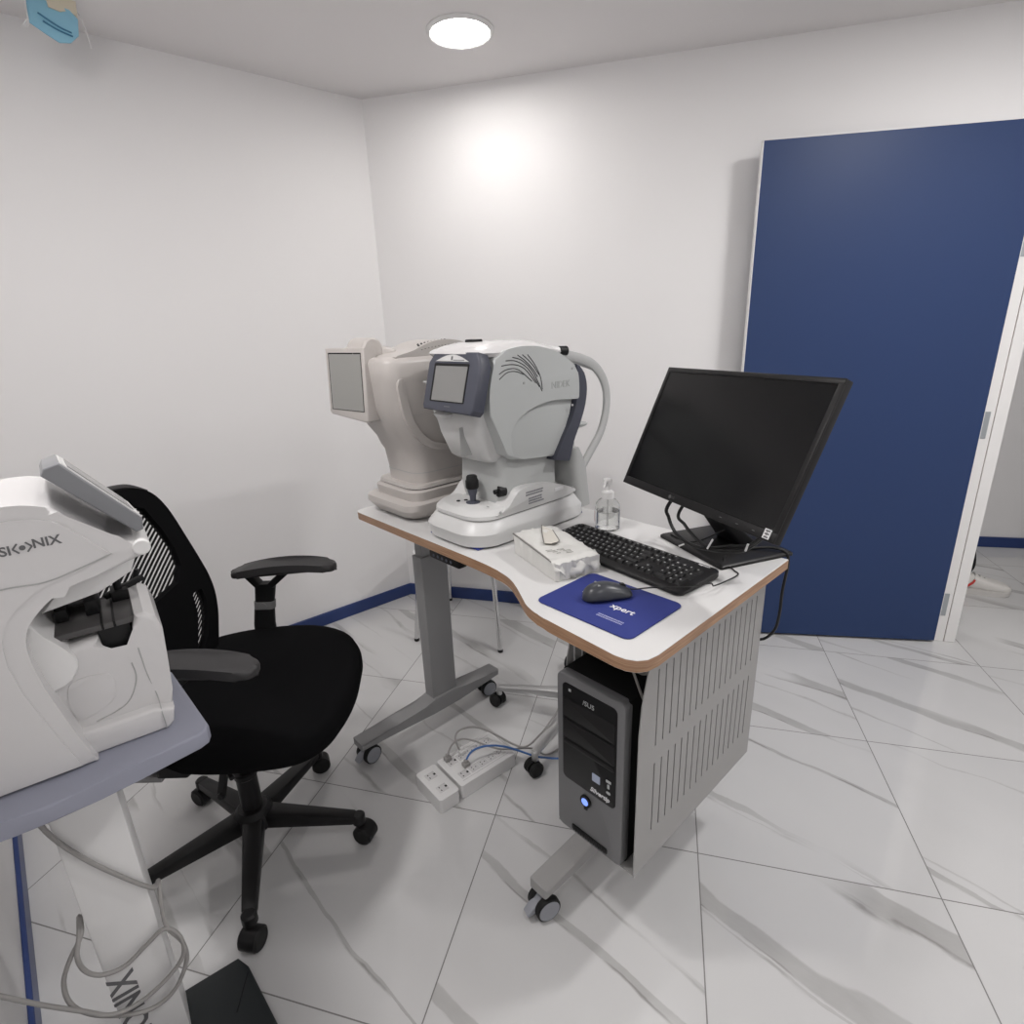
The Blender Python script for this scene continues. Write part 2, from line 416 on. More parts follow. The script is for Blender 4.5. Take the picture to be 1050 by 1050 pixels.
# door leaf folded back against the wall
hp = Vector((1.910, 2.258)); fp = Vector((.985, 2.417)); dd = (fp-hp).normalized(); dnn = Vector((dd.y, -dd.x))
if dnn.dot(nb) < 0: dnn = -dnn
def dr(s, n, z): p = hp+dd*s+dnn*n; return (p.x, p.y, z)
LW = (fp-hp).length
mb = MB(); mb.prism([(0.002, 0), (LW-.003, 0), (LW-.003, .036), (0.002, .036)], .012, 2.068, lambda s, n, z: dr(s, n, z), bev=.0012, seg=1)
door = struct(mb, 'door_1', navy_door)
mb = MB()
mb.prism([(LW-.003, 0), (LW, 0), (LW, .036), (LW-.003, .036)], .012, 2.071, lambda s, n, z: dr(s, n, z))
mb.prism([(0, 0), (LW, 0), (LW, .036), (0, .036)], 2.068, 2.071, lambda s, n, z: dr(s, n, z))
mb.prism([(-.0005, 0), (.002, 0), (.002, .036), (-.0005, .036)], .012, 2.071, lambda s, n, z: dr(s, n, z))
mb.build('edge_strip', door_edge, door)
for zc in (.185, .995, 1.68):
    mb = MB(); bbox(mb, S_OPEN0-.085, S_OPEN0-.058, -.0125, -.010, zc-.055, zc+.055, .001)
    a_ = Vector(bk_(S_OPEN0-.088, -.014, zc))
    mb.cyl(a_-Vector((0, 0, .055)), a_+Vector((0, 0, .055)), .006, 12, bev=.001)
    mb.build('hinge', steel_hinge, door)

# ---------------------------------------------------------------- lights
def downlight(x, y, r, label):
    t = thing('ceiling_downlight', label, 'ceiling light', base=(x, y, CEIL))
    mb = MB(); mb.lathe([(r-.017, CEIL-.010), (r-.010, CEIL-.013), (r, CEIL-.004), (r, CEIL-.0004), (r-.017, CEIL-.0004), (r-.017, CEIL-.010)], 48, caps=False); 
    mb.xf(Matrix.Translation((x, y, 0))); mb.build('trim_ring', white_pl, t)
    mb = MB(); mb.lathe([(0, CEIL-.009), (r-.016, CEIL-.009), (r-.016, CEIL-.002), (0, CEIL-.002)], 48); mb.xf(Matrix.Translation((x, y, 0)))
    mb.build('diffuser', mat('lit_diffuser', (.9, .9, .9), .5, emit=((1., .97, .94), LAMP)), t)
LAMP = 41.
downlight(-.120, 2.394, .118, 'round white lit downlight set in the ceiling near the back wall')
def lamp(x, y, w, r=.11, col=(1, .98, .965), z=CEIL-.006):
    l = bpy.data.lights.new('room_downlight', 'AREA'); l.shape = 'DISK'; l.size = 2*r; l.energy = w; l.color = col
    o = bpy.data.objects.new('room_downlight', l); COL.objects.link(o); o.location = (x, y, z)
lamp(1.45, 1.3, 17.); lamp(.55, -.05, 6.); lamp(-.85, .95, 13., col=(1, .97, .955)); lamp(2.3, .3, 13.)
lamp(1.5, 3.05, 5.); lamp(3.9, 2.5, 2.5)
w = bpy.data.worlds.new('world'); SC.world = w; w.use_nodes = True
w.node_tree.nodes['Background'].inputs[0].default_value = (.6, .6, .6, 1); w.node_tree.nodes['Background'].inputs[1].default_value = .2
SC.view_settings.view_transform = 'Standard'; SC.view_settings.look = 'None'; SC.view_settings.gamma = 1; SC.view_settings.exposure = .17
SC.view_settings.use_curve_mapping = False
#PART2
# ================================================================ DESK
D_ = thing('desk', 'grey sit-stand desk with white curved top and plywood edge on wheels', 'desk', DESK, (-.6, .33, 0))
fr = [(1.222, .645), (1.222, .14), (1.214, .124), (1.196, .117)]
cv = [(.62, .116), (.52, .113), (.44, .101), (.385, .077), (.335, .048), (.295, .026), (.245, .013), (.19, .008)]
out = fr+[(p.x, p.y) for p in catmull([Vector((*p, 0)) for p in cv], 5)]+[(.045, .0), (.022, .003), (.004, .012), (-.008, .028), (-.013, .055), (-.008, .645)]
mb = MB(); mb.prism(out, ZD-.027, ZD, lambda a, d, z: A(a, d, z), bev=.0015, seg=1, side_mi=1)
mb.build('desktop', [tabletop_w, ply], D_, ang=40)
# legs: column, foot, casters
def caster(parent, a, d, rot, brake):
    mb = MB(); c = Vector(A(a, d, 0))
    q = Matrix.Translation(c) @ Matrix.Rotation(rot, 4, 'Z')
    mb.cyl((0, 0, .058), (0, 0, .0875), .011, 12); mb.prism([(-.018, .03), (.012, .03), (.02, .05), (.012, .064), (-.014, .064), (-.024, .05)], -.0105, .0105, lambda x, z, y: (x, y, z), bev=.004)
    if brake: mb.prism([(-.020, .052), (-.040, .042), (-.054, .026), (-.050, .018), (-.028, .024)], -.013, .013, lambda x, z, y: (x, y, z), bev=.004)
    mb.xf(q); o = mb.build('caster', wheel_grey, parent)
    for s_ in (-1, 1):
        mb = MB(); mb.prism([(.0335*math.cos(t*PI/14), .0338+.0335*math.sin(t*PI/14)) for t in range(28)], s_*.010, s_*.030, lambda x, z, y: (x, y, z), bev=.004)
        mb.xf(q); w_ = mb.build('wheel', rubber, o, label='black tyre')
        mb = MB(); mb.cyl((0, s_*.0285, .0338), (0, s_*.0315, .0338), .0285, 24, bev=.001); mb.xf(q); mb.build('wheel_cap', wheel_grey, o)
def leg(a, d0_, d1_, dcol, w_=.055):
    o = MB(); o.prism([(dcol-.055, .10), (dcol-.058, .70), (dcol+.052, .70), (dcol+.052, .10)], a-w_/2, a+w_/2, lambda d, z, t: A(t, d, z), bev=.005)
    o.prism([(dcol-.048, .70), (dcol-.048, .8375), (dcol+.044, .8375), (dcol+.044, .70)], a-w_/2+.006, a+w_/2-.006, lambda d, z, t: A(t, d, z), bev=.003)
    o.build('leg_column', grey_met, D_)
    o = MB(); o.prism([(d0_, .086), (d0_, .112), (dcol-.095, .116), (dcol-.05, .138), (dcol+.05, .138), (dcol+.095, .116), (d1_, .112), (d1_, .086), (dcol+.06, .074), (dcol-.06, .074)], a-.032, a+.032, lambda d, z, t: A(t, d, z), bev=.006)
    o.build('foot_bar', grey_met, D_)
leg(1.062, -.06, .565, .30); caster(D_, 1.077, -.016, R(96), True); caster(D_, 1.07, .527, R(80), False)
o = MB(); o.prism([(.0, .082), (.0, .112), (.40, .126), (.62, .126), (.63, .10), (.62, .07), (.40, .07)], .232, .292, lambda d, z, t: A(t, d, z), bev=.007); o.build('foot_bar', grey_lt, D_)
o = MB(); o.prism([(.52, .11), (.52, .8375), (.60, .8375), (.60, .11)], .24, .29, lambda d, z, t: A(t, d, z), bev=.005); o.build('leg_column', grey_met, D_)
caster(D_, .262, .022, R(72), True); caster(D_, .262, .60, R(90), False)
o = MB(); o.bar(A(1.06, .3, .815), A(.27, .56, .815), .06, .03); o.build('cross_beam', grey_met, D_)
o = MB(); o.box(-.795, -.655, .118, .150, ZD-.053, ZD-.0275, .006, 2); o.build('height_control', black_pl, D_, label='black height control keypad')
o = MB()
for k in range(5): o.cyl(A(.77-.02*k, .1178, ZD-.040), A(.77-.02*k, .1165, ZD-.040), .0045, 12)
o.build('button', slate, D_)
# vented computer holder under the right end
def panel(a, f=0):
    zb, zt = .262, .8375
    pts = [(.078+f, zb), (.078+f, .64), (.084+f, .71), (.10+f, .775), (.125+f, .818), (.14+f, zt), (.632, zt), (.632, zb)]
    mb = MB(); mb.prism(pts, a-.0012, a+.0012, lambda d, z, t: A(t, d, z)); o = mb.build('side_panel', grey_lt, D_)
    cut = MB(); n = 17
    for k in range(n):
        d = .140+k*.0278; s_ = min(1, max(0, (k)/16))
        for z0, z1 in ((.352, .537), (.582, .772)):
            cut.box(-a-.02, -a+.02, d-.0022, d+.0022, z0, z1)
    carve(o, cut)
panel(.036); panel(.2605, .03)
o = MB(); o.box(-.2615, -.0355, .082, .632, .2605, .2635); o.box(-.2615, -.0355, .63, .632, .262, .40); o.build('holder_tray', grey_lt, D_)

# ================================================================ COMPUTER TOWER
T_ = thing('computer_tower', 'black computer tower with silver front held under the desk', 'computer', DESK, (-.16, .27, .2637))
a0, a1, z0, z1, df = .068, .2575, .2637, .700, .075
mb = MB(); mb.box(-a1+.002, -a0-.002, df+.02, df+.40, z0, z1-.002, .004); mb.build('case', mat('matte_black_case', (.006, .006, .006), .6, spec=.2), T_)
def fz(u, v): # u 0..1 left->right, v 0..1 bottom->top
    return (a1+(a0-a1)*u, z0+(z1-z0)*v)
def front(mb, u0, u1, v0, v1, d0_, d1_, r=.006, bev=.002):
    (al, zl), (ar, zr) = fz(u0, v0), fz(u1, v1); cx, cz = -(al+ar)/2, (zl+zr)/2
    o = [(cx+x, cz+z) for x, z in rrect(abs(al-ar)/2, (zr-zl)/2, r, 4)]
    return mb.prism(o, d0_, d1_, lambda x, z, d: (x, d, z), bev=bev, seg=2)
mb = MB(); front(mb, 0, 1, 0, 1, df, df+.028, .016, .005); mb.build('front_bezel', silver, T_)
mb = MB(); front(mb, .10, .90, .355, .955, df-.0018, df+.004, .012, .001); 
mb.build('drive_panel', glossblk, T_)
for v0, v1 in ((.755, .865), (.625, .735), (.585, .61)):
    mb = MB(); front(mb, .12, .88, v0, v1, df-.0045, df, .003, .0015); mb.build('drive_cover', black_sat, T_)
def fp_(u, v, d=df-.0024): a, z = fz(u, v); return (-a, d, z)
def FT(u, v, d=df-.0025): return Matrix.Translation(fp_(u, v, d)) @ Matrix.Rotation(PI/2, 4, 'X')
mb = MB(); mb.text('/SUS', .017, FT(.5, .893), .0003); mb.build('lettering', print_l, T_)
mb = MB(); mb.text('Silvertip', .0165, FT(.68, .392), .0003, shear=.25, off=.0004); mb.build('lettering', print_w, T_)
mb = MB(); mb.box(fp_(.2, .925)[0], fp_(.235, .925)[0], df-.0026, df-.001, fp_(0, .915)[2], fp_(0, .93)[2]); mb.build('badge', print_l, T_)
mb = MB(); front(mb, .565, .68, .452, .50, df-.0026, df-.001, .001, 0); mb.build('sticker', mat('pale_blue_sticker', (.38, .43, .55), .4), T_)
mb = MB(); front(mb, .77, .84, .50, .515, df-.0028, df-.001, .001, 0); front(mb, .79, .82, .465, .49, df-.0028, df-.001, .001, 0); front(mb, .775, .835, .43, .445, df-.0028, df-.001, .003, 0)
mb.build('port', print_l, T_)
mb = MB(); c = Vector(fp_(.47, .285)); mb.cyl(c+Vector((0, .003, 0)), c+Vector((0, -.003, 0)), .0155, 28, bev=.001); mb.prism([(-.005, -.013), (.005, -.013), (.004, -.024), (-.004, -.024)], df-.004, df+.001, lambda x, z, d: (c.x+x, d, c.z+z)); pb = mb.build('power_button', glossblk, T_)
mb = MB(); mb.cyl(c+Vector((0, -.0025, 0)), c+Vector((0, -.005, 0)), .0095, 24, bev=.001); mb.build('button_light', mat('blue_power_light', (.25, .35, .8), .3, emit=((.18, .32, 1.), .75)), pb, label='lit blue power light')
mb = MB(); front(mb, .24, .80, .022, .062, df-.0015, df+.004, .005, .001); vg = mb.build('vent_grille', glossblk, T_)
mb = MB()
for k in range(13): front(mb, .27+k*.04, .285+k*.04, .026, .058, df-.003, df, .001, 0)
mb.build('slat', black_sat, vg)

# ================================================================ MONITOR
MYAW = R(-70.43)
mc = Vector((.471, 1.2986, 1.173))
b0 = Vector((.2075, .8667, 0))
bw = b0+Vector((math.cos(th), math.sin(th), 0))*.625+Vector((-math.sin(th), math.cos(th), 0))*.155
MF = (bw.x, bw.y, MYAW)
rel = mc-bw; lx = Vector((math.cos(MYAW), math.sin(MYAW), 0)); ly = Vector((-math.sin(MYAW), math.cos(MYAW), 0))
MCX, MCY, MCZ = rel.dot(lx), rel.dot(ly), mc.z
TILT = R(24.1)
MX = Matrix.Translation((MCX, MCY, MCZ)) @ Matrix.Rotation(-TILT, 4, 'X') @ Matrix.Rotation(R(-.7), 4, 'Y')
MO = thing('computer_monitor', 'black widescreen monitor with a dark screen tilted back on the desk', 'monitor', MF, (0, 0, ZD))
HW, HH = .275, .167
def scr(mb, x0, x1, zz0, zz1, y0, y1, bev=0): return mb.box(x0, x1, y0, y1, zz0, zz1, bev)
mb = MB(); scr(mb, -HW, HW, -HH, HH, .004, .022, .002)
for (x0, x1, q0, q1) in ((-HW, HW, HH-.012, HH), (-HW, HW, -HH, -HH+.021), (-HW, -HW+.012, -HH+.02, HH-.011), (HW-.012, HW, -HH+.02, HH-.011)): scr(mb, x0, x1, q0, q1, 0, .006, .0012)
mb.xf(MX); mb.build('bezel', black_sat, MO)
mb = MB(); scr(mb, -HW+.0125, HW-.0125, -HH+.0215, HH-.0125, .0022, .0045); mb.xf(MX); mb.build('screen', mat('matte_dark_screen', (.005, .005, .0055), .22, spec=.38), MO)
mb = MB(); mb.loft([(.0, 0, 0, HW-.01, HH-.01, .012), (.02, 0, -.005, .17, .11, .02), (.032, 0, -.01, .13, .08, .02)], f=lambda x, y, t: (x, .020+t, y)); mb.xf(MX); mb.build('back_shell', black_pl, MO)
mb = MB(); RX = Matrix.Rotation(PI/2, 4, 'X')
mb.cyl((-.062, -.0004, -HH+.0105), (-.062, .0002, -HH+.0105), .0048, 20); mb.text('LG', .0085, Matrix.Translation((-.049, -.0003, -HH+.0105)) @ RX, .0002)
mb.xf(MX); mb.build('logo', mat('dim_grey_print', (.10, .10, .10), .5), MO)
for x in (.118, .168, .215):
    mb = MB(); mb.box(x, x+.007, -.0003, .0002, -HH+.0095, -HH+.0112); mb.xf(MX); mb.build('control_button', mat('dim_grey_print', (.10, .10, .10), .5), MO)
mb = MB(); mb.box(.245, .262, -.0006, .0004, -HH+.004, -HH+.024); mb.xf(MX); st = mb.build('label_sticker', print_w, MO, label='small white label sticker')
mb = MB()
for z in (.008, .0145, .021): mb.box(.248, .259, -.0009, -.0006, -HH+z-.0022, -HH+z+.0010)
mb.box(.252, .2535, -.0009, -.0006, -HH+.006, -HH+.022)
mb.xf(MX); mb.build('print', print_g, st)
mb = MB(); mb.loft([(ZD+.0005, 0, 0, .128, .112, .006), (ZD+.007, 0, 0, .128, .112, .006), (ZD+.011, 0, 0, .123, .107, .006)]); mb.build('stand_base', black_sat, MO)
pb_ = MX @ Vector((0, .05, -.03))
mb = MB(); mb.loft([(0, 0, .0, .05, .03, .012), (.35, 0, .3, .038, .018, .01), (1, 0, 1, .036, .016, .01)], f=lambda x, y, t: (x+pb_.x*t, (pb_.y*t+.045*(1-t))+(y-t if t else y), ZD+.011+(pb_.z-ZD-.011)*t)); mb.build('stand_neck', black_pl, MO)

# ================================================================ KEYBOARD
ka = Vector((.53, .48)); kb = Vector((.055, .432)); kc = (ka+kb)/2
dk = (kb-ka).normalized()                      # along the keyboard to its right, in (a,d)
kyaw = math.atan2(dk.y, -dk.x)
KL, KD = .468, .158
kcen = Vector((-kc.x, kc.y))
ndir = Vector((-math.sin(kyaw), math.cos(kyaw)))
kcen -= ndir*KD/2
c_, s_ = math.cos(DESK[2]), math.sin(DESK[2])
KF = (DESK[0]+c_*kcen.x-s_*kcen.y, DESK[1]+s_*kcen.x+c_*kcen.y, DESK[2]+kyaw)
K_ = thing('computer_keyboard', 'black corded computer keyboard lying in front of the monitor', 'keyboard', KF, (0, 0, ZD))
def ktop(y): return ZD+.0125+(y+KD/2)/KD*.008
mb = MB(); mb.loft([(0, 0, 0, KL/2-.004, KD/2-.004, .018), (.004, 0, 0, KL/2, KD/2, .020), (.012, 0, 0, KL/2, KD/2, .020), (.0135, 0, 0, KL/2-.003, KD/2-.003, .018)])
mb.fn(lambda v: Vector((v.x, v.y, ZD+.001+v.z/.0135*(ktop(v.y)-ZD-.001)))); mb.build('keyboard_body', black_sat, K_)
u = .0193; keys = []
x_ = -KL/2+.014; ys = [KD/2-.020-.0000]
def row(y, specs, x0):
    x = x0
    for wd in specs:
        if wd > 0: keys.append((x, y, wd*u-.0022))
        x += abs(wd)*u
rows_y = [KD/2-.021-(k*.0193+(0.006 if k else 0)) for k in range(6)]
row(rows_y[0], [1, -1, 1, 1, 1, 1, -.5, 1, 1, 1, 1, -.5, 1, 1, 1, 1, -.25, 1, 1, 1], x_)
row(rows_y[1], [1]*13+[2, -.25, 1, 1, 1, -.25, 1, 1, 1, 1], x_)
row(rows_y[2], [1.5]+[1]*12+[1.5, -.25, 1, 1, 1, -.25, 1, 1, 1], x_)
row(rows_y[3], [1.75]+[1]*12+[1.25, -3.5, 1, 1, 1], x_)
row(rows_y[4], [1.25]+[1]*11+[2.75, -1.25, 1, -1.25, 1, 1, 1], x_)
row(rows_y[5], [1.25, 1.25, 1.25, 6.25, 1.25, 1.25, 1.25, 1.25, -.25, 1, 1, 1, -.25, 2, 1], x_)
keys.append((x_+21.5*u, (rows_y[2]+rows_y[3])/2, -1)); keys.append((x_+21.5*u, (rows_y[4]+rows_y[5])/2, -1))
def keymesh(mb, x, y, wd):
    dpt = .0168
    if wd < 0: wd, dpt = u-.0022, .0168+.0193
    z = ktop(y)-.0006
    return mb.loft([(z, x+wd/2, y, wd/2, dpt/2, .0012), (z+.0058, x+wd/2, y+.0006, wd/2-.0022, dpt/2-.0026, .002)], k=2)
keys.sort(key=lambda k: k[1]-k[0]*.1)
for k in keys[:100]: keymesh(MB(), *k)
made = []
for k in keys[:100]:
    mb = MB(); keymesh(mb, *k); mb.build('key', black_pl, K_)
mb = MB()
for k in keys[100:]: keymesh(mb, *k)
if keys[100:]: mb.build('key', black_pl, K_, kind='stuff')
mb = MB(); random.seed(3)
for (x, y, wd) in keys:
    if wd > .03 and y < rows_y[4]-.005: continue
    z = ktop(y)+.0056; mb.box(x+.0035, x+.0035+random.choice((.003, .0045, .0035)), y+.0005, y+.0045, z-.0008, z+.0002)
mb.build('key_legends', print_l, K_)
mb = MB(); mb.text('logitech', .010, Matrix.Translation((KL/2-.042, KD/2-.0085, ktop(KD/2-.0085)+.0004)), .0003); mb.build('logo', print_w, K_)
mb = MB()
for k in range(3): mb.cyl((KL/2-.085+.018*k, KD/2-.0085, ktop(KD/2)-.001), (KL/2-.085+.018*k, KD/2-.0085, ktop(KD/2)), .0012, 8)
mb.build('indicator', print_l, K_)

# ================================================================ MOUSE PAD AND MOUSE
PADR = [(.302, .052), (.298, .255), (.052, .247), (.050, .060)]
pc = (sum(p[0] for p in PADR)/4, sum(p[1] for p in PADR)/4)
mb = MB(); o = [(-pc[0]+x, pc[1]+y) for x, y in rrect(.124, .098, .016, 5)]
PT = thing('mouse_pad', 'navy blue mouse pad with white lettering at the front edge of the desk', 'mouse pad', DESK, (-pc[0], pc[1], ZD))
mb.prism(o, ZD+.0004, ZD+.0034, lambda x, y, z: (x, y, z), bev=.0006, seg=1); mb.build('pad', pad_blue, PT)
mb = MB(); mb.text('r', .026, Matrix.Translation((-.245, .162, ZD+.0036)), .0001, off=.0004); mb.build('lettering', print_w, PT)
mb = MB(); mb.text('xpert', .026, Matrix.Translation((-.132, .146, ZD+.0036)), .0001, off=.0004); mb.build('lettering', print_w, PT)
mb = MB()
random.seed(5)
for r_, yy in enumerate((.098, .091)):
    x = -.160
    while x < -.098:
        wd = random.choice((.002, .003, .0035)); mb.box(x, x+wd, yy, yy+.0038, ZD+.0033, ZD+.0037); x += wd+.0014
mb.build('small_print', mat('blue_white_print', (.36, .38, .55), .6), PT)
mcx, mcy = -.192, .168; myaw = R(-30)
c_, s_ = math.cos(DESK[2]), math.sin(DESK[2])
MOF = (DESK[0]+c_*mcx-s_*mcy, DESK[1]+s_*mcx+c_*mcy, DESK[2]+myaw+R(0))
# local +y = towards the buttons
M_ = thing('computer_mouse', 'small dark grey corded mouse on the navy mouse pad', 'mouse', MOF, (0, 0, ZD+.0034))
mb = MB(); secs = []
prof = [(-.0555, .004, .012, .006), (-.050, .018, .021, .024), (-.038, .0265, .028, .033), (-.018, .0300, .0300, .0385), (.004, .0295, .029, .0365), (.026, .0285, .028, .029), (.044, .0262, .026, .0205), (.053, .021, .021, .015), (.0565, .012, .012, .009)]
bm2 = bmesh.new(); rings = []
for (y, hw, hb, h) in prof:
    rg = []
    for k in range(16):
        t = PI*k/15; rg.append(bm2.verts.new((hw*math.cos(t), y, ZD+.0042+max(.001, h*math.sin(t)**.75))))
    rings.append(rg)
for Aq, Bq in zip(rings, rings[1:]):
    for k in range(15): bm2.faces.new((Aq[k], Aq[k+1], Bq[k+1], Bq[k]))
    bm2.faces.new((Aq[15], Aq[0], Bq[0], Bq[15]))
bm2.faces.new(rings[0]); bm2.faces.new(rings[-1][::-1]); bmesh.ops.recalc_face_normals(bm2, faces=bm2.faces)
mb._merge(bm2); mb.build('mouse_shell', mat('dark_grey_mouse', (.040, .043, .050), .34), M_, ang=60, sub=2)
mb = MB(); mb.cyl((-.004, .036, ZD+.0245), (.004, .036, ZD+.0245), .0085, 18, bev=.001); mb.build('scroll_wheel', rubber, M_)
mb = MB(); mb.text('logitech', .0085, Matrix.Translation((0, -.022, ZD+.0395)) @ Matrix.Rotation(R(-2), 4, 'X') @ Matrix.Rotation(R(180), 4, 'Z'), .0006); mb.build('logo', print_l, M_)
# ================================================================ TISSUE PACK
tl = [(.543, .205), (.313, .128), (.248, .207), (.549, .332)]
pa = Vector((-.530, .214)); pq = Vector((-.330, .152)); ex = (pq-pa).normalized(); pyaw = math.atan2(ex.y, ex.x); PL = .222; PW = .125
ey = Vector((-ex.y, ex.x)); pcn = pa+ex*PL*.5+ey*PW*.5+Vector((-.012, .006))
c_, s_ = math.cos(DESK[2]), math.sin(DESK[2])
PF = (DESK[0]+c_*pcn.x-s_*pcn.y, DESK[1]+s_*pcn.x+c_*pcn.y, DESK[2]+pyaw)
TP = thing('tissue_pack', 'white soft plastic wrapped tissue pack with torn opening beside the keyboard', 'tissues', PF, (0, 0, ZD))
wrap = mat('white_wrapper', (.66, .655, .63), .28, coat=.2, bump=.5, bscale=45)
random.seed(11)
bm2 = bmesh.new(); NX, NY = 22, 14; g = {}
for i in range(NX+1):
    for j in range(NY+1):
        x = -PL/2+PL*i/NX; y = -PW/2+PW*j/NY
        h = .054-.035*(x+.02)*(1 if x > -.02 else .2)+.010*math.exp(-((x+.06)/.055)**2)*(1-(2*y/PW)**2)+random.uniform(-.0028, .0028)
        if i in (0, NX) or j in (0, NY): h -= .004
        jx = .004 if i in (0, NX) else .0012
        g[i, j] = bm2.verts.new((x+random.uniform(-jx, jx), y+random.uniform(-.0014, .0014), ZD+h))
for i in range(NX):
    for j in range(NY): bm2.faces.new((g[i, j], g[i+1, j], g[i+1, j+1], g[i, j+1]))
per = [(i, 0) for i in range(NX)]+[(NX, j) for j in range(NY)]+[(i, NY) for i in range(NX, 0, -1)]+[(0, j) for j in range(NY, 0, -1)]
low = {}
for (i, j) in per:
    v = g[i, j].co; k = .985+random.uniform(-.012, .012); low[i, j] = bm2.verts.new((v.x*k, v.y*k, ZD+.001))
for a_, b_ in zip(per, per[1:]+per[:1]): bm2.faces.new((g[a_], low[a_], low[b_], g[b_]))
bm2.faces.new([low[p] for p in per[::-1]]); bmesh.ops.recalc_face_normals(bm2, faces=bm2.faces)
mb = MB(); mb._merge(bm2); mb.build('wrapper', wrap, TP, ang=50)
bm2 = bmesh.new(); random.seed(21); NF, NT = 12, 6; fl = {}
for i in range(NF+1):
    tm = random.uniform(.62, .98)
    for j in range(NT+1):
        y = -PW/2-.004+(PW+.004)*i/NF; t = tm*j/NT
        fl[i, j] = bm2.verts.new((PL/2-.022+.034*t**.75+.010*math.sin(i*1.1)*t+random.uniform(-.0022, .0022), y+random.uniform(-.002, .002)+(.012*t if i < 3 else 0)-.01*t, ZD+.0505-.044*t**1.35+random.uniform(-.0018, .0018)))
for i in range(NF):
    for j in range(NT): bm2.faces.new((fl[i, j], fl[i+1, j], fl[i+1, j+1], fl[i, j+1]))
mb = MB(); mb._merge(bm2); o = mb.build('torn_flap', wrap, TP, ang=60); md = o.modifiers.new('thickness', 'SOLIDIFY'); md.thickness = .0008
tri = [(-.098, .018), (-.055, -.006), (.010, -.036), (.023, -.020), (.019, .002), (-.010, .012), (-.048, .023)]
zo = lambda x: ZD+.0648-.10*max(0, x+.03)
mb = MB(); mb.prism(tri, 0, .0012, lambda x, y, t: (x, y, zo(x)+t), bev=.0004, seg=1); op = mb.build('opening', mat('tissue_paper', (.60, .575, .52), .9, bump=.4, bscale=120), TP, label='pale tissue showing through the opening')
mb = MB(); mb.tube([(x, y, zo(x)+.0014) for x, y in tri[:3]], .0013, 6, 3); mb.build('torn_edge', mat('dark_fold', (.17, .16, .15), .6), op)
mb = MB(); mb.tube([(x, y, zo(x)+.0014) for x, y in tri[3:]], .0011, 6, 3); mb.build('torn_edge', mat('dark_fold', (.17, .16, .15), .6), op)
mb = MB(); mb.tube([(-PL/2+.002, -PW/2-.0005, ZD+.054), (-.03, -PW/2-.0015, ZD+.0525), (PL/2-.016, -PW/2-.001, ZD+.0465)], .0023, 6, 4); mb.build('seam_fold', mat('dark_fold2', (.22, .21, .20), .5), TP)
mb = MB(); random.seed(2)
for x, y, l in ((.045, -.043, .016), (.052, -.04, .022), (.060, -.034, .012), (.052, -.015, .018), (.058, -.012, .012), (.065, -.004, .020), (.072, -.002, .014), (.079, -.004, .018), (.07, -.03, .010)): mb.bar((x, y-l/2, ZD+.0565-.035*(x+.02)+.0012), (x+.002, y+l/2, ZD+.0565-.035*(x+.02)+.0012), .0012, .001)
mb.build('print', mat('faint_print', (.30, .29, .27), .6), TP)

# ================================================================ SANITISER BOTTLE
bx = (-.471, .535)
BT = thing('pump_bottle', 'clear hand sanitiser pump bottle with white pump behind the keyboard', 'bottle', DESK, (*bx, ZD))
TB = Matrix.Translation((*bx, ZD))
clear = mat('clear_plastic', (.97, .975, .97), .06, trans=1., ior=1.2)
mb = MB(); mb.lathe([(0, .001), (.033, .001), (.0365, .004), (.0365, .064), (.034, .078), (.026, .088), (.0165, .092), (.0165, .097), (.0145, .097), (.0145, .0925), (.025, .086), (.0325, .076), (.035, .063), (.035, .006), (0, .004)], 32, TB); mb.build('bottle', clear, BT, ang=50)
mb = MB(); mb.lathe([(0, .0045), (.0346, .0065), (.0346, .056), (0, .056)], 32, TB); mb.build('gel', mat('clear_gel', (.95, .96, .955), .05, trans=1., ior=1.33), BT, label='clear gel filling the lower bottle')
mb = MB(); mb.lathe([(.0, .097), (.0175, .093), (.0175, .112), (.012, .116), (.0065, .117), (.0065, .134), (0, .134)], 24, TB)
mb.loft([(.134, 0, 0, .010, .010, .009), (.146, -.002, 0, .013, .011, .010), (.151, -.002, 0, .012, .010, .009)], M=TB @ Matrix.Rotation(R(60), 4, 'Z'))
mb.tube([Vector(p)+Vector((*bx, ZD)) for p in ((-.002, -.004, .142), (.006, -.018, .143), (.012, -.030, .140), (.013, -.033, .134))], .0048, 8, 4); mb.build('pump', white_pl, BT)
mb = MB(); mb.cyl(Vector((*bx, ZD+.010)), Vector((*bx, ZD+.10)), .0022, 8); mb.build('dip_tube', mat('clear_tube', (.9, .9, .9), .2, trans=.8, ior=1.1), BT)
mb = MB(); mb.prism([(.0368*math.cos(t), .0368*math.sin(t)) for t in [R(202+4*k) for k in range(13)]]+[(.0372*math.cos(t), .0372*math.sin(t)) for t in [R(250-4*k) for k in range(13)]], .012, .062, lambda x, y, z: (bx[0]+x, bx[1]+y, ZD+z)); mb.build('label', print_w, BT)
mb = MB(); mb.prism([(.0374*math.cos(t), .0374*math.sin(t)) for t in [R(206+4*k) for k in range(6)]]+[(.0377*math.cos(t), .0377*math.sin(t)) for t in [R(226-4*k) for k in range(6)]], .022, .052, lambda x, y, z: (bx[0]+x, bx[1]+y, ZD+z)); mb.build('label_print', red, BT, label='red patch on the label')

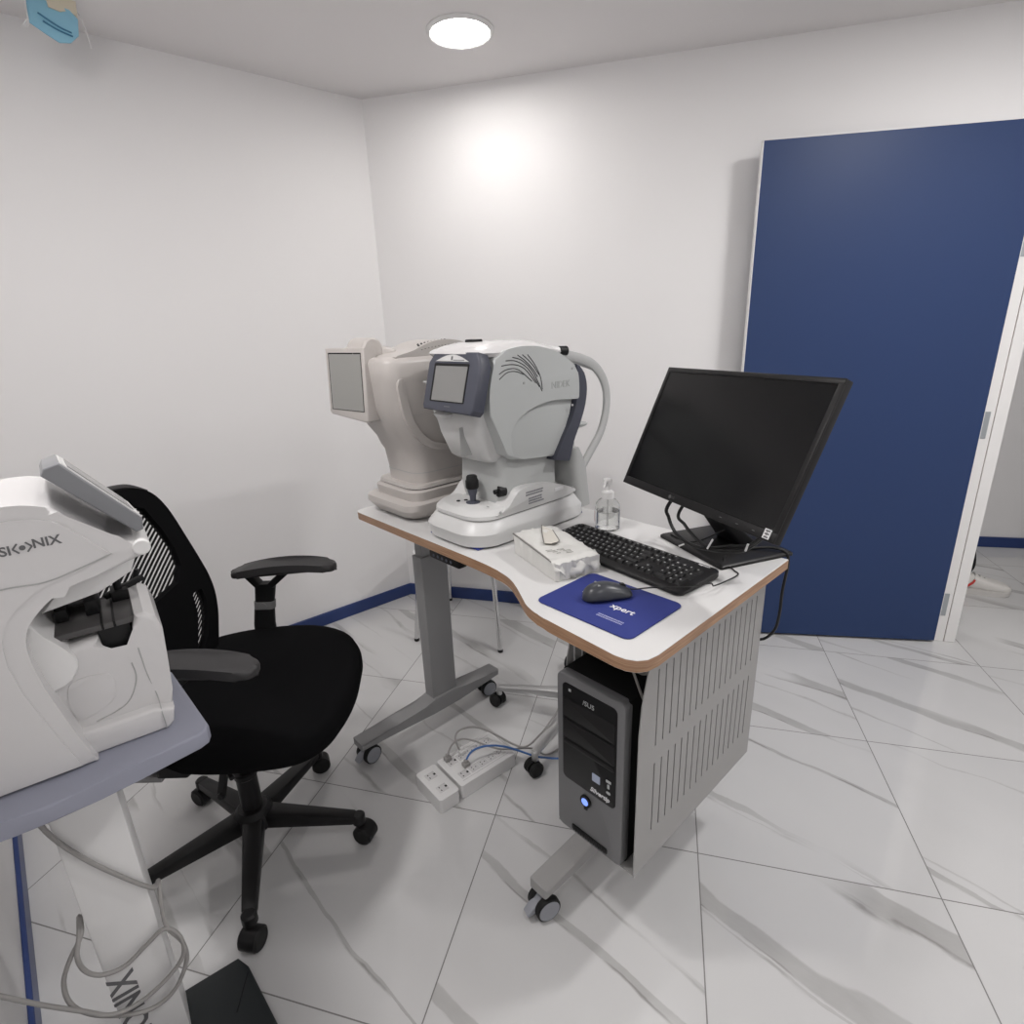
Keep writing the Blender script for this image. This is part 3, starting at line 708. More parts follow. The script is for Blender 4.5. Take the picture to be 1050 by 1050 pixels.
# ================================================================ AUTOREFRACTOR (grey, front)
N_ = thing('eye_refractor', 'grey table-top eye refractor with dark framed screen and joystick on the desk', 'eye test machine', DESK, (-.73, .37, ZD))
def PA(mb, outl, al, ar, bev=.0, seg=3, **k): return mb.prism(outl, al, ar, lambda d, z, a: A(a, d, z), bev=bev, seg=seg, **k)
def sm2(p, n=4, closed=True): return [(v.x, v.y) for v in catmull([Vector((*q, 0)) for q in p], n, closed)]
def LZ(mb, secs, bev=0, k=6, M=None): # (z, d0, d1, a0, a1, r)
    return mb.loft([(z, -(a_0+a_1)/2, (d_0+d_1)/2, (a_1-a_0)/2, (d_1-d_0)/2, r) for (z, d_0, d_1, a_0, a_1, r) in secs], k=k, bev=bev, M=M)
mb = MB(); LZ(mb, [(ZD+.002, .16, .615, .605, .855, .07), (ZD+.008, .142, .62, .595, .865, .085), (ZD+.043, .135, .62, .592, .868, .085), (ZD+.049, .138, .618, .595, .865, .085), (ZD+.072, .158, .602, .608, .852, .08), (ZD+.076, .165, .60, .614, .846, .075)]); mb.build('base', cool_lt, N_)
mb = MB(); mb.box(-.84, -.62, .16, .60, ZD+.0005, ZD+.0045, .002); mb.build('protective_film', mat('blue_film', (.03, .045, .25), .4), N_, label='blue film under the base')
mb = MB(); LZ(mb, [(ZD+.074, .165, .565, .612, .848, .075), (ZD+.078, .165, .565, .612, .848, .075)]); mb.build('seam', seam, N_)
mb = MB(); LZ(mb, [(ZD+.078, .160, .57, .607, .853, .075), (ZD+.088, .160, .57, .607, .853, .08), (ZD+.098, .172, .56, .617, .843, .075), (ZD+.101, .185, .55, .628, .832, .07)]); mb.build('slide_table', cool_lt, N_)
ck = sm2([(.225, ZD+.085), (.262, ZD+.098), (.292, ZD+.126), (.318, ZD+.143), (.36, ZD+.144), (.43, ZD+.136), (.50, ZD+.116), (.55, ZD+.086), (.40, ZD+.08)], 4)
for al, ar in ((.606, .662), (.798, .854)):
    mb = MB(); PA(mb, ck, al, ar, .010, 4); mb.build('side_cheek', cool_lt, N_)
def SIDE(d, z, size=1): return Matrix.Translation(A(.6052, d, z)) @ Matrix.Rotation(PI/2, 4, 'Z') @ Matrix.Rotation(PI/2, 4, 'X')
mb = MB(); random.seed(4)
def lines(d0_, d1_, z, n, tilt=0):
    for k in range(n):
        x = d0_
        while x < d1_-random.random()*.02:
            wd = random.choice((.004, .007, .005)); mb.box(-.6058, -.6048, x, x+wd, z-k*.0075, z-k*.0075+.0040); x += wd+.002
lines(.335, .415, ZD+.126, 2); lines(.345, .405, ZD+.107, 3)
mb.build('rating_text', mat('mid_print', (.24, .24, .26), .6), N_)
mb = MB(); mb.box(-.6060, -.6050, .455, .492, ZD+.106, ZD+.116); mb.build('label_sticker', print_w, N_)
# joystick
J0 = Vector((-.722, .235, ZD+.100)); TJ = Matrix.Translation(J0)
mb = MB(); mb.lathe([(0, 0), (.021, 0), (.020, .003), (.0085, .006), (.0095, .020), (.0145, .036), (.0155, .044), (.0, .044)], 24, TJ); j_ = mb.build('joystick', slate, N_)
mb = MB(); mb.lathe([(0, .043), (.017, .043), (.019, .047), (.019, .066), (.0165, .070), (.0155, .078), (.013, .081), (0, .081)], 24, TJ); mb.build('joystick_cap', black_pl, j_, label='black ribbed joystick cap')
mb = MB(); mb.cyl((-.765, .215, ZD+.099), (-.765, .215, ZD+.103), .006, 14, bev=.001); mb.cyl((-.755, .235, ZD+.099), (-.755, .235, ZD+.103), .006, 14, bev=.001); mb.build('lever_button', black_pl, N_)
mb = MB(); mb.cyl((-.652, .268, ZD+.138), (-.648, .292, ZD+.138), .0165, 22, bev=.002); mb.cyl((-.654, .258, ZD+.138), (-.652, .270, ZD+.138), .007, 12); mb.build('lock_knob', black_pl, N_)
mb = MB(); PA(mb, [(.223, ZD+.105), (.223, ZD+.1085), (.2265, ZD+.105)], .64, .65); 
mb.cyl(A(.604, .235, ZD+.094), A(.6068, .235, ZD+.094), .004, 12); mb.cyl(A(.6045, .535, ZD+.102), A(.607, .535, ZD+.102), .0035, 12); mb.build('screw', cool_dk, N_)
# neck
mb = MB(); LZ(mb, [(ZD+.08, .275, .515, .64, .82, .03), (ZD+.15, .265, .505, .635, .825, .03), (1.10, .27, .51, .64, .82, .03)]); mb.build('neck', mat('grey_neck_plastic', (.44, .45, .445), .4), N_)
# head
up_o = sm2([(.212, 1.225), (.214, 1.29), (.236, 1.366)], 3, False)+sm2([(.27, 1.385), (.33, 1.392), (.40, 1.388), (.47, 1.370), (.525, 1.342), (.553, 1.318), (.562, 1.275), (.561, 1.232)], 4, False)+sm2([(.52, 1.236), (.45, 1.240), (.38, 1.232), (.325, 1.212), (.292, 1.185), (.280, 1.150), (.290, 1.104)], 4, False)+[(.268, 1.111), (.245, 1.16)]
mb = MB(); PA(mb, up_o, .602, .858, .010, 4); mb.build('head', cool_pl, N_)
lo_o = [(.25, 1.21), (.25, 1.15), (.270, 1.112), (.300, 1.092), (.345, 1.087), (.39, 1.084), (.43, 1.080), (.467, 1.072), (.505, 1.135), (.54, 1.19), (.556, 1.25), (.40, 1.26)]
mb = MB(); PA(mb, lo_o, .616, .844, .010, 4); mb.build('lower_head', cool_pl, N_)
mb = MB(); LZ(mb, [(1.088, .245, .34, .655, .805, .02), (1.10, .228, .34, .648, .812, .02), (1.165, .20, .34, .64, .82, .025), (1.23, .19, .34, .63, .83, .025), (1.26, .20, .34, .63, .83, .025)]); mb.build('chin_cover', cool_lt, N_)
vis = sm2([(.553, 1.333), (.580, 1.315), (.598, 1.270), (.592, 1.215), (.568, 1.160), (.540, 1.110), (.520, 1.052)], 4, False)+[(.455, 1.066)]+sm2([(.497, 1.130), (.535, 1.185), (.553, 1.235), (.556, 1.29)], 4, False)
mb = MB(); PA(mb, vis, .603, .857, .006); mb.build('patient_side_cover', slate, N_, label='dark slate cover on the patient side')
# lid
mb = MB(); LZ(mb, [(1.370, .196, .54, .610, .850, .06), (1.380, .184, .50, .606, .854, .06), (1.388, .19, .48, .614, .846, .06), (1.400, .22, .45, .64, .82, .06), (1.406, .25, .42, .66, .80, .06)]); mb.build('top_cover', white_glossy, N_)
mb = MB(); mb.box(-.752, -.716, .262, .296, 1.402, 1.413, .003); mb.box(-.80, -.775, .268, .292, 1.399, 1.4055, .0015); mb.build('top_button', black_pl, N_)
mb = MB()
for arc in (((.247, 1.314), (.275, 1.329), (.306, 1.330), (.333, 1.321)), ((.247, 1.327), (.275, 1.337), (.315, 1.334), (.365, 1.300)), ((.256, 1.347), (.299, 1.348), (.339, 1.334), (.380, 1.294)),
            ((.272, 1.359), (.308, 1.356), (.352, 1.333), (.393, 1.283)), ((.296, 1.366), (.328, 1.357), (.368, 1.326), (.404, 1.270)), ((.314, 1.371), (.340, 1.356), (.369, 1.332), (.387, 1.310)),
            ((.332, 1.371), (.357, 1.353), (.377, 1.334), (.392, 1.315)), ((.351, 1.370), (.377, 1.343), (.398, 1.309), (.405, 1.275))):
    mb.tube([A(.6016, d, z) for d, z in arc], .0012, 6, 6)
mb.build('vent_slots', seam, N_)
mb = MB(); mb.text('NIDEK', .027, SIDE(.481, 1.281) @ Matrix.Translation((0, 0, .0036)), .0006); mb.build('lettering', mat('embossed_grey', (.41, .425, .42), .4), N_)
mb = MB()
for d, z in ((.53, 1.322), (.53, 1.218), (.345, 1.218), (.335, 1.298)): mb.cyl(A(.6005, d, z), A(.603, d, z), .0035, 12)
mb.build('screw', cool_dk, N_)
mb = MB(); mb.cyl(A(.625, .498, 1.372), A(.619, .526, 1.371), .0135, 18, bev=.002); mb.build('forehead_clamp', black_pl, N_)
mb = MB(); mb.tube([A(.66, .40, 1.386), A(.625, .50, 1.372)], .0115, 10, 2); mb.build('clamp_arm', cool_lt, N_)
# tablet
TT = Matrix.Translation(A(.700, .178, 1.309)) @ Matrix.Rotation(R(-16), 4, 'X')
W2, H2 = .108, .076
oct_ = [(-W2, -H2+.010), (-W2+.004, -H2), (W2-.010, -H2-.004), (W2, -H2+.008), (W2, H2-.030), (W2-.020, H2), (-W2+.022, H2), (-W2, H2-.028)]
mb = MB(); mb.prism(oct_, -.012, .026, lambda x, z, y: (x, y, z), bev=.005, seg=3); mb.xf(TT); tb = mb.build('display_unit', slate, N_)
mb = MB(); mb.prism(rrect(.072, .050, .003, 3), -.0132, -.008, lambda x, z, y: (x-.006, y, z-.004)); mb.xf(TT); mb.build('screen_recess', black_pl, tb)
mb = MB(); mb.prism(rrect(.066, .045, .002, 3), -.0138, -.011, lambda x, z, y: (x-.004, y, z-.006)); mb.xf(TT); mb.build('screen', lcd, tb, label='blank grey touch screen')
mb = MB(); arcp = [(-.070, .051)]+[(-.070+.14*t/10, .0505+.018*math.sin(PI*t/10)) for t in range(11)]+[(.070, .051)]
mb.prism(arcp, -.0138, -.010, lambda x, z, y: (x-.006, y, z)); mb.xf(TT); mb.build('nameplate', cool_lt, tb, label='pale curved nameplate above the screen')
mb = MB(); mb.box(-.010, -.003, -.0142, -.0130, .0545, .064); mb.box(.0, .045, -.0142, -.0132, .0535, .0555); mb.box(-.012, .012, -.0128, -.0110, -.066, -.063); mb.xf(TT); mb.build('print', print_g, tb)
mb = MB(); mb.bar((-W2-.001, .005, .0), (-W2-.012, .0, -.006), .004, .004); mb.cyl((-W2-.010, .0, -.005), (-W2-.020, -.004, -.005), .0035, 10); mb.xf(TT); mb.build('stylus_clip', cool_dk, tb)
mb = MB(); mb.bar(A(.728, .20, 1.31), A(.728, .26, 1.31), .10, .08); mb.build('display_mount', cool_dk, N_)
mb = MB(); LZ(mb, [(1.212, .17, .22, .745, .785, .01), (1.222, .165, .22, .735, .795, .012), (1.235, .18, .22, .745, .785, .01)]); mb.build('print_slot_lip', cool_lt, N_)
mb = MB(); mb.box(-.7005, -.6995, .185, .25, 1.11, 1.19); mb.tube([A(.665, .232, 1.118), A(.70, .2265, 1.114), A(.745, .226, 1.120)], .0008, 5, 3); mb.build('cover_seam', cool_dk, N_)
# chin rest and forehead frame
mb = MB(); LZ(mb, [(ZD+.03, .56, .625, .60, .86, .02), (ZD+.10, .555, .622, .605, .855, .025), (ZD+.16, .548, .618, .61, .85, .025), (1.055, .55, .605, .612, .848, .025), (1.080, .555, .592, .62, .84, .016)]); mb.build('chin_rest_tower', cool_dk, N_)
for a in (.625, .835):
    mb = MB(); mb.tube([A(a, .585, ZD+.11), A(a, .590, 1.000), A(a, .632, 1.045), A(a, .695, 1.115), A(a, .722, 1.190), A(a, .712, 1.262), A(a, .655, 1.322), A(a, .560, 1.352), A(a, .49, 1.362)], .0155, 12, 6, flat=(0, 1, 0)); mb.build('headrest_arm', cool_pl if a > .7 else mat('grey_arch_plastic', (.45, .455, .45), .4), N_)
mb = MB(); mb.tube([A(.625, .66, 1.315), A(.73, .675, 1.33), A(.835, .66, 1.315)], .010, 10, 6); mb.build('forehead_band', cool_pl, N_)
mb = MB(); mb.cyl(A(.645, .572, 1.07), A(.645, .572, 1.150), .010, 16); mb.cyl(A(.645, .572, 1.080), A(.645, .572, 1.096), .013, 10, bev=.001); mb.build('chin_post', cool_lt, N_)
mb = MB(); mb.lathe([(0, 0), (.012, .0), (.030, .008), (.033, .013), (.030, .015), (0, .011)], 24, Matrix.Translation(A(.645, .603, 1.138))); mb.cyl(A(.632, .60, 1.150), A(.632, .60, 1.163), .0025, 8); mb.cyl(A(.66, .60, 1.150), A(.66, .60, 1.163), .0025, 8); mb.build('chin_cup', cool_pl, N_)

# ================================================================ SECOND MACHINE (warm white, behind)
Q_ = thing('eye_pressure_machine', 'warm white rounded eye examination machine with tall side screen at the left desk end', 'eye test machine', DESK, (-1.07, .38, ZD))
mb = MB(); LZ(mb, [(ZD+.001, .19, .60, .965, 1.18, .05), (ZD+.010, .172, .62, .950, 1.20, .05), (ZD+.040, .150, .63, .930, 1.212, .045), (ZD+.058, .152, .63, .930, 1.212, .045), (ZD+.064, .166, .62, .942, 1.204, .045)]); mb.build('base', warm_pl, Q_)
mb = MB(); LZ(mb, [(ZD+.058, .185, .61, .948, 1.192, .04), (ZD+.092, .18, .61, .945, 1.195, .045), (ZD+.098, .19, .60, .952, 1.188, .045)]); mb.build('upper_base', warm_pl, Q_)
mb = MB(); LZ(mb, [(ZD+.098, .195, .60, .955, 1.185, .05), (ZD+.1015, .195, .60, .955, 1.185, .05)]); mb.build('seam', seam, Q_)
mb = MB(); LZ(mb, [(ZD+.1015, .19, .60, .95, 1.19, .05), (ZD+.112, .192, .60, .952, 1.188, .05)]); mb.build('slide_plate', warm_pl, Q_)
mb = MB(); LZ(mb, [(ZD+.112, .218, .58, .972, 1.168, .05), (ZD+.15, .218, .58, .970, 1.170, .05), (ZD+.21, .208, .585, .965, 1.175, .055), (1.09, .200, .59, .96, 1.18, .055),
 (1.12, .188, .61, .955, 1.185, .06), (1.16, .160, .63, .95, 1.19, .06), (1.22, .140, .64, .946, 1.194, .06), (1.30, .132, .64, .943, 1.197, .05), (1.352, .128, .64, .943, 1.197, .05), (1.364, .134, .635, .948, 1.192, .05), (1.370, .148, .62, .960, 1.18, .045)]); mb.build('body', warm_pl, Q_, ang=60)
mb = MB(); LZ(mb, [(ZD+.1445, .2172, .5808, .9694, 1.1706, .05), (ZD+.1465, .2172, .5808, .9694, 1.1706, .05)]); mb.build('seam', cool_dk, Q_)
mb = MB(); PA(mb, sm2([(.16, 1.30), (.165, 1.24), (.18, 1.18), (.215, 1.125), (.265, 1.090), (.33, 1.078), (.325, 1.094), (.27, 1.112), (.23, 1.146), (.20, 1.20), (.188, 1.27), (.182, 1.31)], 4), .942, .956, .004); mb.build('side_rib', warm_pl, Q_)
mb = MB(); PA(mb, sm2([(.17, 1.366), (.23, 1.385), (.30, 1.408), (.37, 1.412), (.45, 1.395), (.56, 1.355), (.36, 1.345)], 5), .955, 1.10, .014); mb.build('vent_hump', warm_pl, Q_)
mb = MB()
for k in range(9):
    d = .262+.0125*k; z = 1.3955+.0165*math.sin((d-.23)/.15*PI*.5) if d < .38 else 1.411
    mb.bar(A(.9555, d, z-.016), A(.975, d, z+.0012), .0045, .004)
mb.build('vent_slots', seam, Q_)
mb = MB(); mb.cyl(A(.9445, .20, 1.16), A(.9425, .20, 1.16), .005, 14); mb.box(-.9465, -.9455, .17, .24, 1.1995, 1.2003); mb.build('screw', cool_dk, Q_)
mb = MB(); mb.box(-.936, -.932, .275, .315, ZD+.022, ZD+.050); mb.cyl(A(.936, .345, ZD+.036), A(.930, .345, ZD+.036), .009, 14); mb.build('power_socket', black_pl, Q_)
# pivoting screen on the operator side
SX = Matrix.Translation(A(1.138, .100, 1.293)) @ Matrix.Rotation(R(7), 4, 'Z') @ Matrix.Rotation(R(-3), 4, 'X')
mb = MB(); so = [(-.098, -.088), (-.090, -.096), (.086, -.112), (.098, -.106), (.098, .106), (-.098, .106)]
mb.prism(so, 0, .046, lambda x, z, y: (x, y, z), bev=.005); mb.xf(SX); sc_ = mb.build('display_unit', warm_pl, Q_)
mb = MB(); mb.box(-.082, .084, -.0012, .004, -.080, .092); mb.xf(SX); mb.build('screen_recess', black_pl, sc_)
mb = MB(); mb.box(-.077, .083, -.0022, .004, -.078, .088); mb.xf(SX); mb.build('screen', mat('blank_grey_screen', (.30, .30, .285), .3), sc_, label='blank pale grey screen')
mb = MB(); mb.cyl((.080, .020, -.112), (.080, .020, -.1), .008, 14); mb.xf(SX); mb.build('stylus_holder', black_pl, sc_)
mb = MB(); mb.cyl(A(1.17, .165, 1.392), A(1.065, .165, 1.392), .034, 28, bev=.006); mb.build('pivot', warm_pl, Q_)
mb = MB(); mb.bar(A(1.13, .165, 1.405), A(1.13, .115, 1.37), .09, .03, bev=.006); mb.bar(A(1.115, .19, 1.38), A(1.06, .24, 1.365), .06, .05, bev=.008); mb.build('pivot_arm', warm_pl, Q_)
# ================================================================ INSTRUMENT TABLE ON THE LEFT
ZT = .80
X_ = thing('instrument_table', 'blue grey topped instrument table on a white lettered column', 'table', CST, (-.157, 1.14, 0))
o = [(.049, .993), (.044, .979), (.030, .971), (-.06, .955), (-.113, .946), (-.17, .938), (-.215, .942), (-.34, .950), (-.34, 1.235), (.0, 1.235), (.020, 1.222)]
mb = MB(); mb.prism(o, ZT-.030, ZT, lambda u, v, z: (u, v, z), bev=.005, seg=3); mb.build('tabletop', blue_grey, X_)
mb = MB(); mb.box(-.207, -.107, 1.09, 1.19, .016, ZT-.03, .003); mb.build('column', white_pl, X_)
def CT(u, z): return Matrix.Translation((u, 1.0892, z)) @ Matrix.Rotation(PI/2, 4, 'X') @ Matrix.Rotation(PI/2, 4, 'Z')
mb = MB(); mb.text('VISIONIX', .061, CT(-.184, .276), .0003, align='RIGHT', off=.0010)
mb.build('lettering', print_g, X_)
mb = MB(); mb.prism([(.006, 1.200), (.022, 1.165), (.054, .93), (.05, .90), (-.32, .90), (-.32, 1.20)], .0, .016, lambda u, v, z: (u, v, z), bev=.004); mb.build('floor_plate', dark_plate, X_)
mb = MB(); mb.bar((-.022, 1.076, .0163), (.018, 1.150, .0163), .0022, .0012); mb.build('plate_seam', black_pl, X_)
# ================================================================ LEFT MEASURING MACHINE
V_ = thing('eye_scanner', 'large white eye scanner with open C shaped front on the blue grey table', 'eye test machine', CST, (-.25, 1.15, ZT))
f_uz = lambda u, z, o_: (u, o_, z)
ov = sm2([(-.108, ZT+.001), (-.125, .87), (-.142, .955)], 3, False)+sm2([(-.147, 1.000), (-.145, 1.035), (-.130, 1.064), (-.092, 1.095), (-.044, 1.108)], 4, False)+[(.012, 1.121), (.028, 1.128), (.029, 1.140), (.016, 1.147), (-.010, 1.152), (-.020, 1.158)]+sm2([(-.062, 1.206), (-.080, 1.222), (-.12, 1.232), (-.19, 1.226), (-.25, 1.205), (-.30, 1.16), (-.325, 1.08), (-.33, .95)], 4, False)+[(-.33, ZT+.001)]
mb = MB(); mb.prism(ov, 1.000, 1.225, f_uz, bev=.018, seg=5); mb.build('housing', white_glossy, V_)
# raised side panel with the printed name, inset from the front rim
ip = sm2([(-.128, ZT+.006), (-.148, .88), (-.166, .955)], 3, False)+sm2([(-.172, 1.005), (-.168, 1.045), (-.150, 1.078), (-.115, 1.105), (-.070, 1.119), (-.02, 1.137)], 4, False)+sm2([(-.064, 1.190), (-.080, 1.203), (-.12, 1.212), (-.185, 1.208), (-.24, 1.188), (-.285, 1.15), (-.31, 1.075), (-.315, .95)], 4, False)+[(-.315, ZT+.006)]
mb = MB(); mb.prism(ip, .9975, 1.003, f_uz, bev=.0015, seg=2); sp_ = mb.build('side_panel', white_glossy, V_)
mb = MB(); mb.tube([(-.30, .9968, 1.118), (-.24, .9968, 1.112), (-.152, .9968, 1.119), (-.105, .9968, 1.116), (-.060, .9968, 1.126), (-.020, .9968, 1.138)], .0011, 5, 6); mb.build('panel_seam', cool_dk, sp_)
def VT(u, z): return Matrix.Translation((u, .9972, z)) @ Matrix.Rotation(PI/2, 4, 'X')
mb = MB(); mb.text('VISI', .0185, VT(-.1287, 1.1705), .0003, align='RIGHT', off=.0004); mb.text('NIX', .0185, VT(-.1055, 1.174), .0003, align='LEFT', off=.0004)
mb.cyl((-.1165, .9972, 1.172), (-.1165, .9965, 1.172), .0036, 16)
for sg in (-1, 1):
    mb.bar((-.1165+sg*.0105, .9968, 1.172), (-.1165+sg*.0045, .9968, 1.179), .0006, .0022, up=(1, 0, .8)); mb.bar((-.1165+sg*.0105, .9968, 1.172), (-.1165+sg*.0045, .9968, 1.165), .0006, .0022, up=(1, 0, -.8))
mb.build('lettering', print_g, V_)
# tilted display hinged at the front lip
d1, d2 = Vector((.018, 1.152)), Vector((-.078, 1.262)); dv = (d2-d1).normalized(); nv = Vector((dv.y, -dv.x)); nv = nv if nv.y > 0 else -nv
DL = (d2-d1).length
f_tl = lambda u, z, o_: (u-.06*(o_-1.015), o_, z-.075*(o_-1.015))
def TD(l, n): p = d1+dv*l+nv*n; return (p.x, p.y)
mb = MB(); mb.prism([TD(.004, .003), TD(DL, .002), TD(DL+.004, .012), TD(DL-.004, .030), TD(.012, .025), TD(.0, .012)], 1.015, 1.20, f_tl, bev=.003); ds = mb.build('display_unit', mat('grey_display_shell', (.21, .215, .228), .35), V_)
mb = MB(); mb.prism([TD(.014, .0235), TD(DL-.006, .0285), TD(DL-.006, .0315), TD(.014, .0270)], 1.022, 1.193, f_tl, bev=.0008); mb.build('display_frame', cool_lt, ds)
mb = MB(); mb.prism([TD(.026, .0265), TD(DL-.016, .0300), TD(DL-.016, .0324), TD(.026, .0286)], 1.036, 1.178, f_tl); mb.build('screen', lcd, ds)
mb = MB(); mb.cyl((.018, .997, 1.137), (.018, 1.215, 1.137), .0125, 24, bev=.002); mb.build('hinge_barrel', white_pl, V_)
# head front under the lip
mb = MB(); mb.prism([(-.09, 1.09), (-.02, 1.112), (.010, 1.112), (-.002, 1.085), (-.05, 1.062), (-.125, 1.05)], 1.05, 1.215, f_uz, bev=.004); mb.build('head_underside', white_pl, V_)
# lower jaw with tray
jw = [(-.17, ZT+.001), (-.006, ZT+.001), (.004, ZT+.010), (.012, .86), (.017, .93), (.020, .975), (.014, 1.000), (-.001, 1.012), (-.014, 1.012), (-.0205, .990), (-.025, .955), (-.064, .958), (-.067, .990), (-.17, .980)]
mb = MB(); mb.prism(jw, 1.042, 1.215, f_uz, bev=.010, seg=4); mb.build('lower_body', white_glossy, V_)
mb = MB(); mb.prism([(-.17, ZT+.001), (-.006, ZT+.001), (.003, ZT+.010), (.008, ZT+.035), (-.02, ZT+.045), (-.17, ZT+.045)], 1.022, 1.225, f_uz, bev=.006); mb.build('foot', white_glossy, V_)
mb = MB(); ro = sm2([(-.120, .925), (-.072, .928), (-.062, .905), (-.075, .874), (-.120, .862)], 5); mb.prism(ro, 1.0405, 1.043, f_uz, bev=.0008); mb.build('recess_plate', mat('shaded_white_plastic', (.62, .61, .61), .4), V_)
mb = MB(); mb.tube([(-.034, 1.0415, .932), (-.034, 1.0415, .900), (-.055, 1.0415, .862), (-.10, 1.0415, .848)], .0009, 5, 5)
mb.tube([(-.020, 1.0415, .955), (-.018, 1.0415, .905), (-.012, 1.0415, .86), (-.011, 1.0215, .835), (-.010, 1.0215, .803)], .0008, 5, 4); mb.build('panel_seam', cool_dk, V_)
mb = MB(); mb.box(-.066, -.0225, 1.052, 1.20, .945, .9995, .002); mb.build('chin_rest_slot', black_pl, V_)
mb = MB(); mb.box(-.125, -.012, 1.05, 1.165, .9985, 1.0085, .0015); tr = mb.build('chin_tray', mat('dark_grey_tray', (.075, .072, .072), .35), V_)
mb = MB()
for u in (-.060, -.044): mb.box(u, u+.0035, 1.0492, 1.165, .9982, 1.0092)
mb.build('tray_groove', black_pl, tr)
mb = MB(); mb.cyl((-.115, 1.16, 1.017), (-.065, 1.16, 1.017), .008, 14, bev=.001); mb.build('chin_roller', mat('grey_roller', (.20, .20, .20), .3), V_)
mb = MB(); mb.box(-.118, -.100, 1.10, 1.19, 1.008, 1.030, .003); mb.box(-.078, -.058, 1.10, 1.19, 1.008, 1.034, .003)
mb.cyl((-.028, 1.15, 1.005), (-.028, 1.15, 1.046), .006, 12, bev=.001); mb.bar((-.05, 1.15, 1.016), (.012, 1.17, 1.030), .012, .009, bev=.002); mb.cyl((-.008, 1.19, 1.005), (.006, 1.19, 1.040), .005, 12, bev=.001); mb.box(-.040, -.014, 1.135, 1.175, 1.006, 1.026, .002); mb.build('chin_clamp', black_pl, V_)
mb = MB(); mb.prism(sm2([(-.15, 1.05), (-.128, 1.02), (-.108, .99), (-.100, .965), (-.112, .94), (-.16, .93)], 4), 1.03, 1.215, f_uz, bev=.008); mb.build('inner_cover', white_pl, V_)

# ================================================================ OFFICE CHAIR
CH = (-.783, 1.306, R(-1))
O_ = thing('office_chair', 'black mesh-back swivel chair with armrests and five wheeled legs', 'chair', CH, (0, 0, 0))
ZS = .578
def seat_o(s): return [(v.x, v.y) for v in catmull([Vector((*p, 0)) for p in ((.340*s, 0), (.334*s, .09), (.315*s, .18), (.26*s, .250), (.15*s, .282), (.02, .278), (-.09, .25), (-.165, .20), (-.19, .10), (-.19, -.10), (-.165, -.20), (-.09, -.25), (.02, -.278), (.15*s, -.282), (.26*s, -.250), (.315*s, -.18), (.334*s, -.09))], 5, True)]
bm2 = bmesh.new(); rg = []
for (k, z, fx) in ((.90, ZS-.085, 0), (.975, ZS-.075, 0), (1.0, ZS-.050, 0), (1.0, ZS-.028, 0), (.975, ZS-.010, 0), (.90, ZS-.001, 0), (.6, ZS+.001, 0), (.25, ZS-.002, 0)):
    rg.append([bm2.verts.new(((x-.07)*k+.07, y*k, z-(.030*max(0, (x-.14)/.2)**2 if k < 2 else 0)+(.010*(y/.28)**2*k))) for x, y in seat_o(1)])
n = len(rg[0])
for Aq, Bq in zip(rg, rg[1:]):
    for i in range(n): bm2.faces.new((Aq[i], Aq[(i+1) % n], Bq[(i+1) % n], Bq[i]))
bm2.faces.new(rg[0][::-1]); bm2.faces.new(rg[-1]); bmesh.ops.recalc_face_normals(bm2, faces=bm2.faces)
mb = MB(); mb._merge(bm2); mb.build('seat', fabric, O_, ang=60)
mb = MB(); mb.loft([(ZS-.105, .05, 0, .15, .19, .06), (ZS-.078, .06, 0, .23, .24, .08)]); mb.build('seat_shell', black_pl, O_)
# back
def bx_(z): return -.128-.22*(z-.70)
half = [(0, 1.085)]+[(v.x, v.y) for v in catmull([Vector((*p, 0)) for p in ((.06, 1.084), (.13, 1.074), (.182, 1.045), (.212, .99), (.230, .90), (.243, .82), (.248, .77), (.243, .72), (.224, .67), (.199, .63), (.175, .595), (.15, .56))], 4)]+[(.10, .545), (0, .54)]
ol = half+[(-y, z) for y, z in half[-2:0:-1]]
f_b = lambda y, z, t: (bx_(z)+t+.35*y*y*.6, y, z)
mb = MB(); mb.prism(ol, -.020, 0, f_b, bev=.006, seg=2); bk2 = mb.build('backrest', fabric, O_)
wh = [(0, 1.045), (.085, 1.040), (.128, 1.018), (.150, .955), (.166, .890), (.160, .838), (.125, .805), (.0, .796)]
win = wh+[(-y, z) for y, z in wh[-2:0:-1]]
lw = [(.150, .756), (.192, .752), (.194, .715), (.174, .672), (.138, .63), (.09, .605), (.075, .615), (.105, .655), (.136, .70)]
cut = MB(); cut.prism(win, -.08, .08, f_b); cut.prism(lw, -.08, .08, f_b); cut.prism([(-y, z) for y, z in lw], -.08, .08, f_b)
carve(bk2, cut)
def clip_line(poly, p, d):
    """interval of the line p+t*d inside a polygon (outermost crossings)"""
    ts = []
    for a, b in zip(poly, poly[1:]+poly[:1]):
        a, b = Vector(a), Vector(b); e = b-a; den = d.x*e.y-d.y*e.x
        if abs(den) < 1e-9: continue
        w_ = a-p; t = (w_.x*e.y-w_.y*e.x)/den; s2 = (w_.x*d.y-w_.y*d.x)/den
        if 0 <= s2 <= 1: ts.append(t)
    ts.sort(); return list(zip(ts[0::2], ts[1::2]))
def stripes(mb, poly, pitch, wd, ang):
    d = Vector((math.cos(R(ang)), math.sin(R(ang)))); n_ = Vector((-d.y, d.x)); c = Vector((0, .85))
    for k in range(-80, 80):
        p = c+n_*(k*pitch)
        for t0, t1 in clip_line(poly, p, d):
            if t1-t0 < .004: continue
            q0, q1 = p+d*(t0-.004), p+d*(t1+.004)
            m_n = max(1, int((t1-t0)/.05))
            for i in range(m_n):
                s0, s1 = q0+(q1-q0)*(i/m_n), q0+(q1-q0)*((i+1)/m_n)
                mb.bar(f_b(s0.x, s0.y, -.010), f_b(s1.x, s1.y, -.010), wd, .002, up=(1, 0, .2))
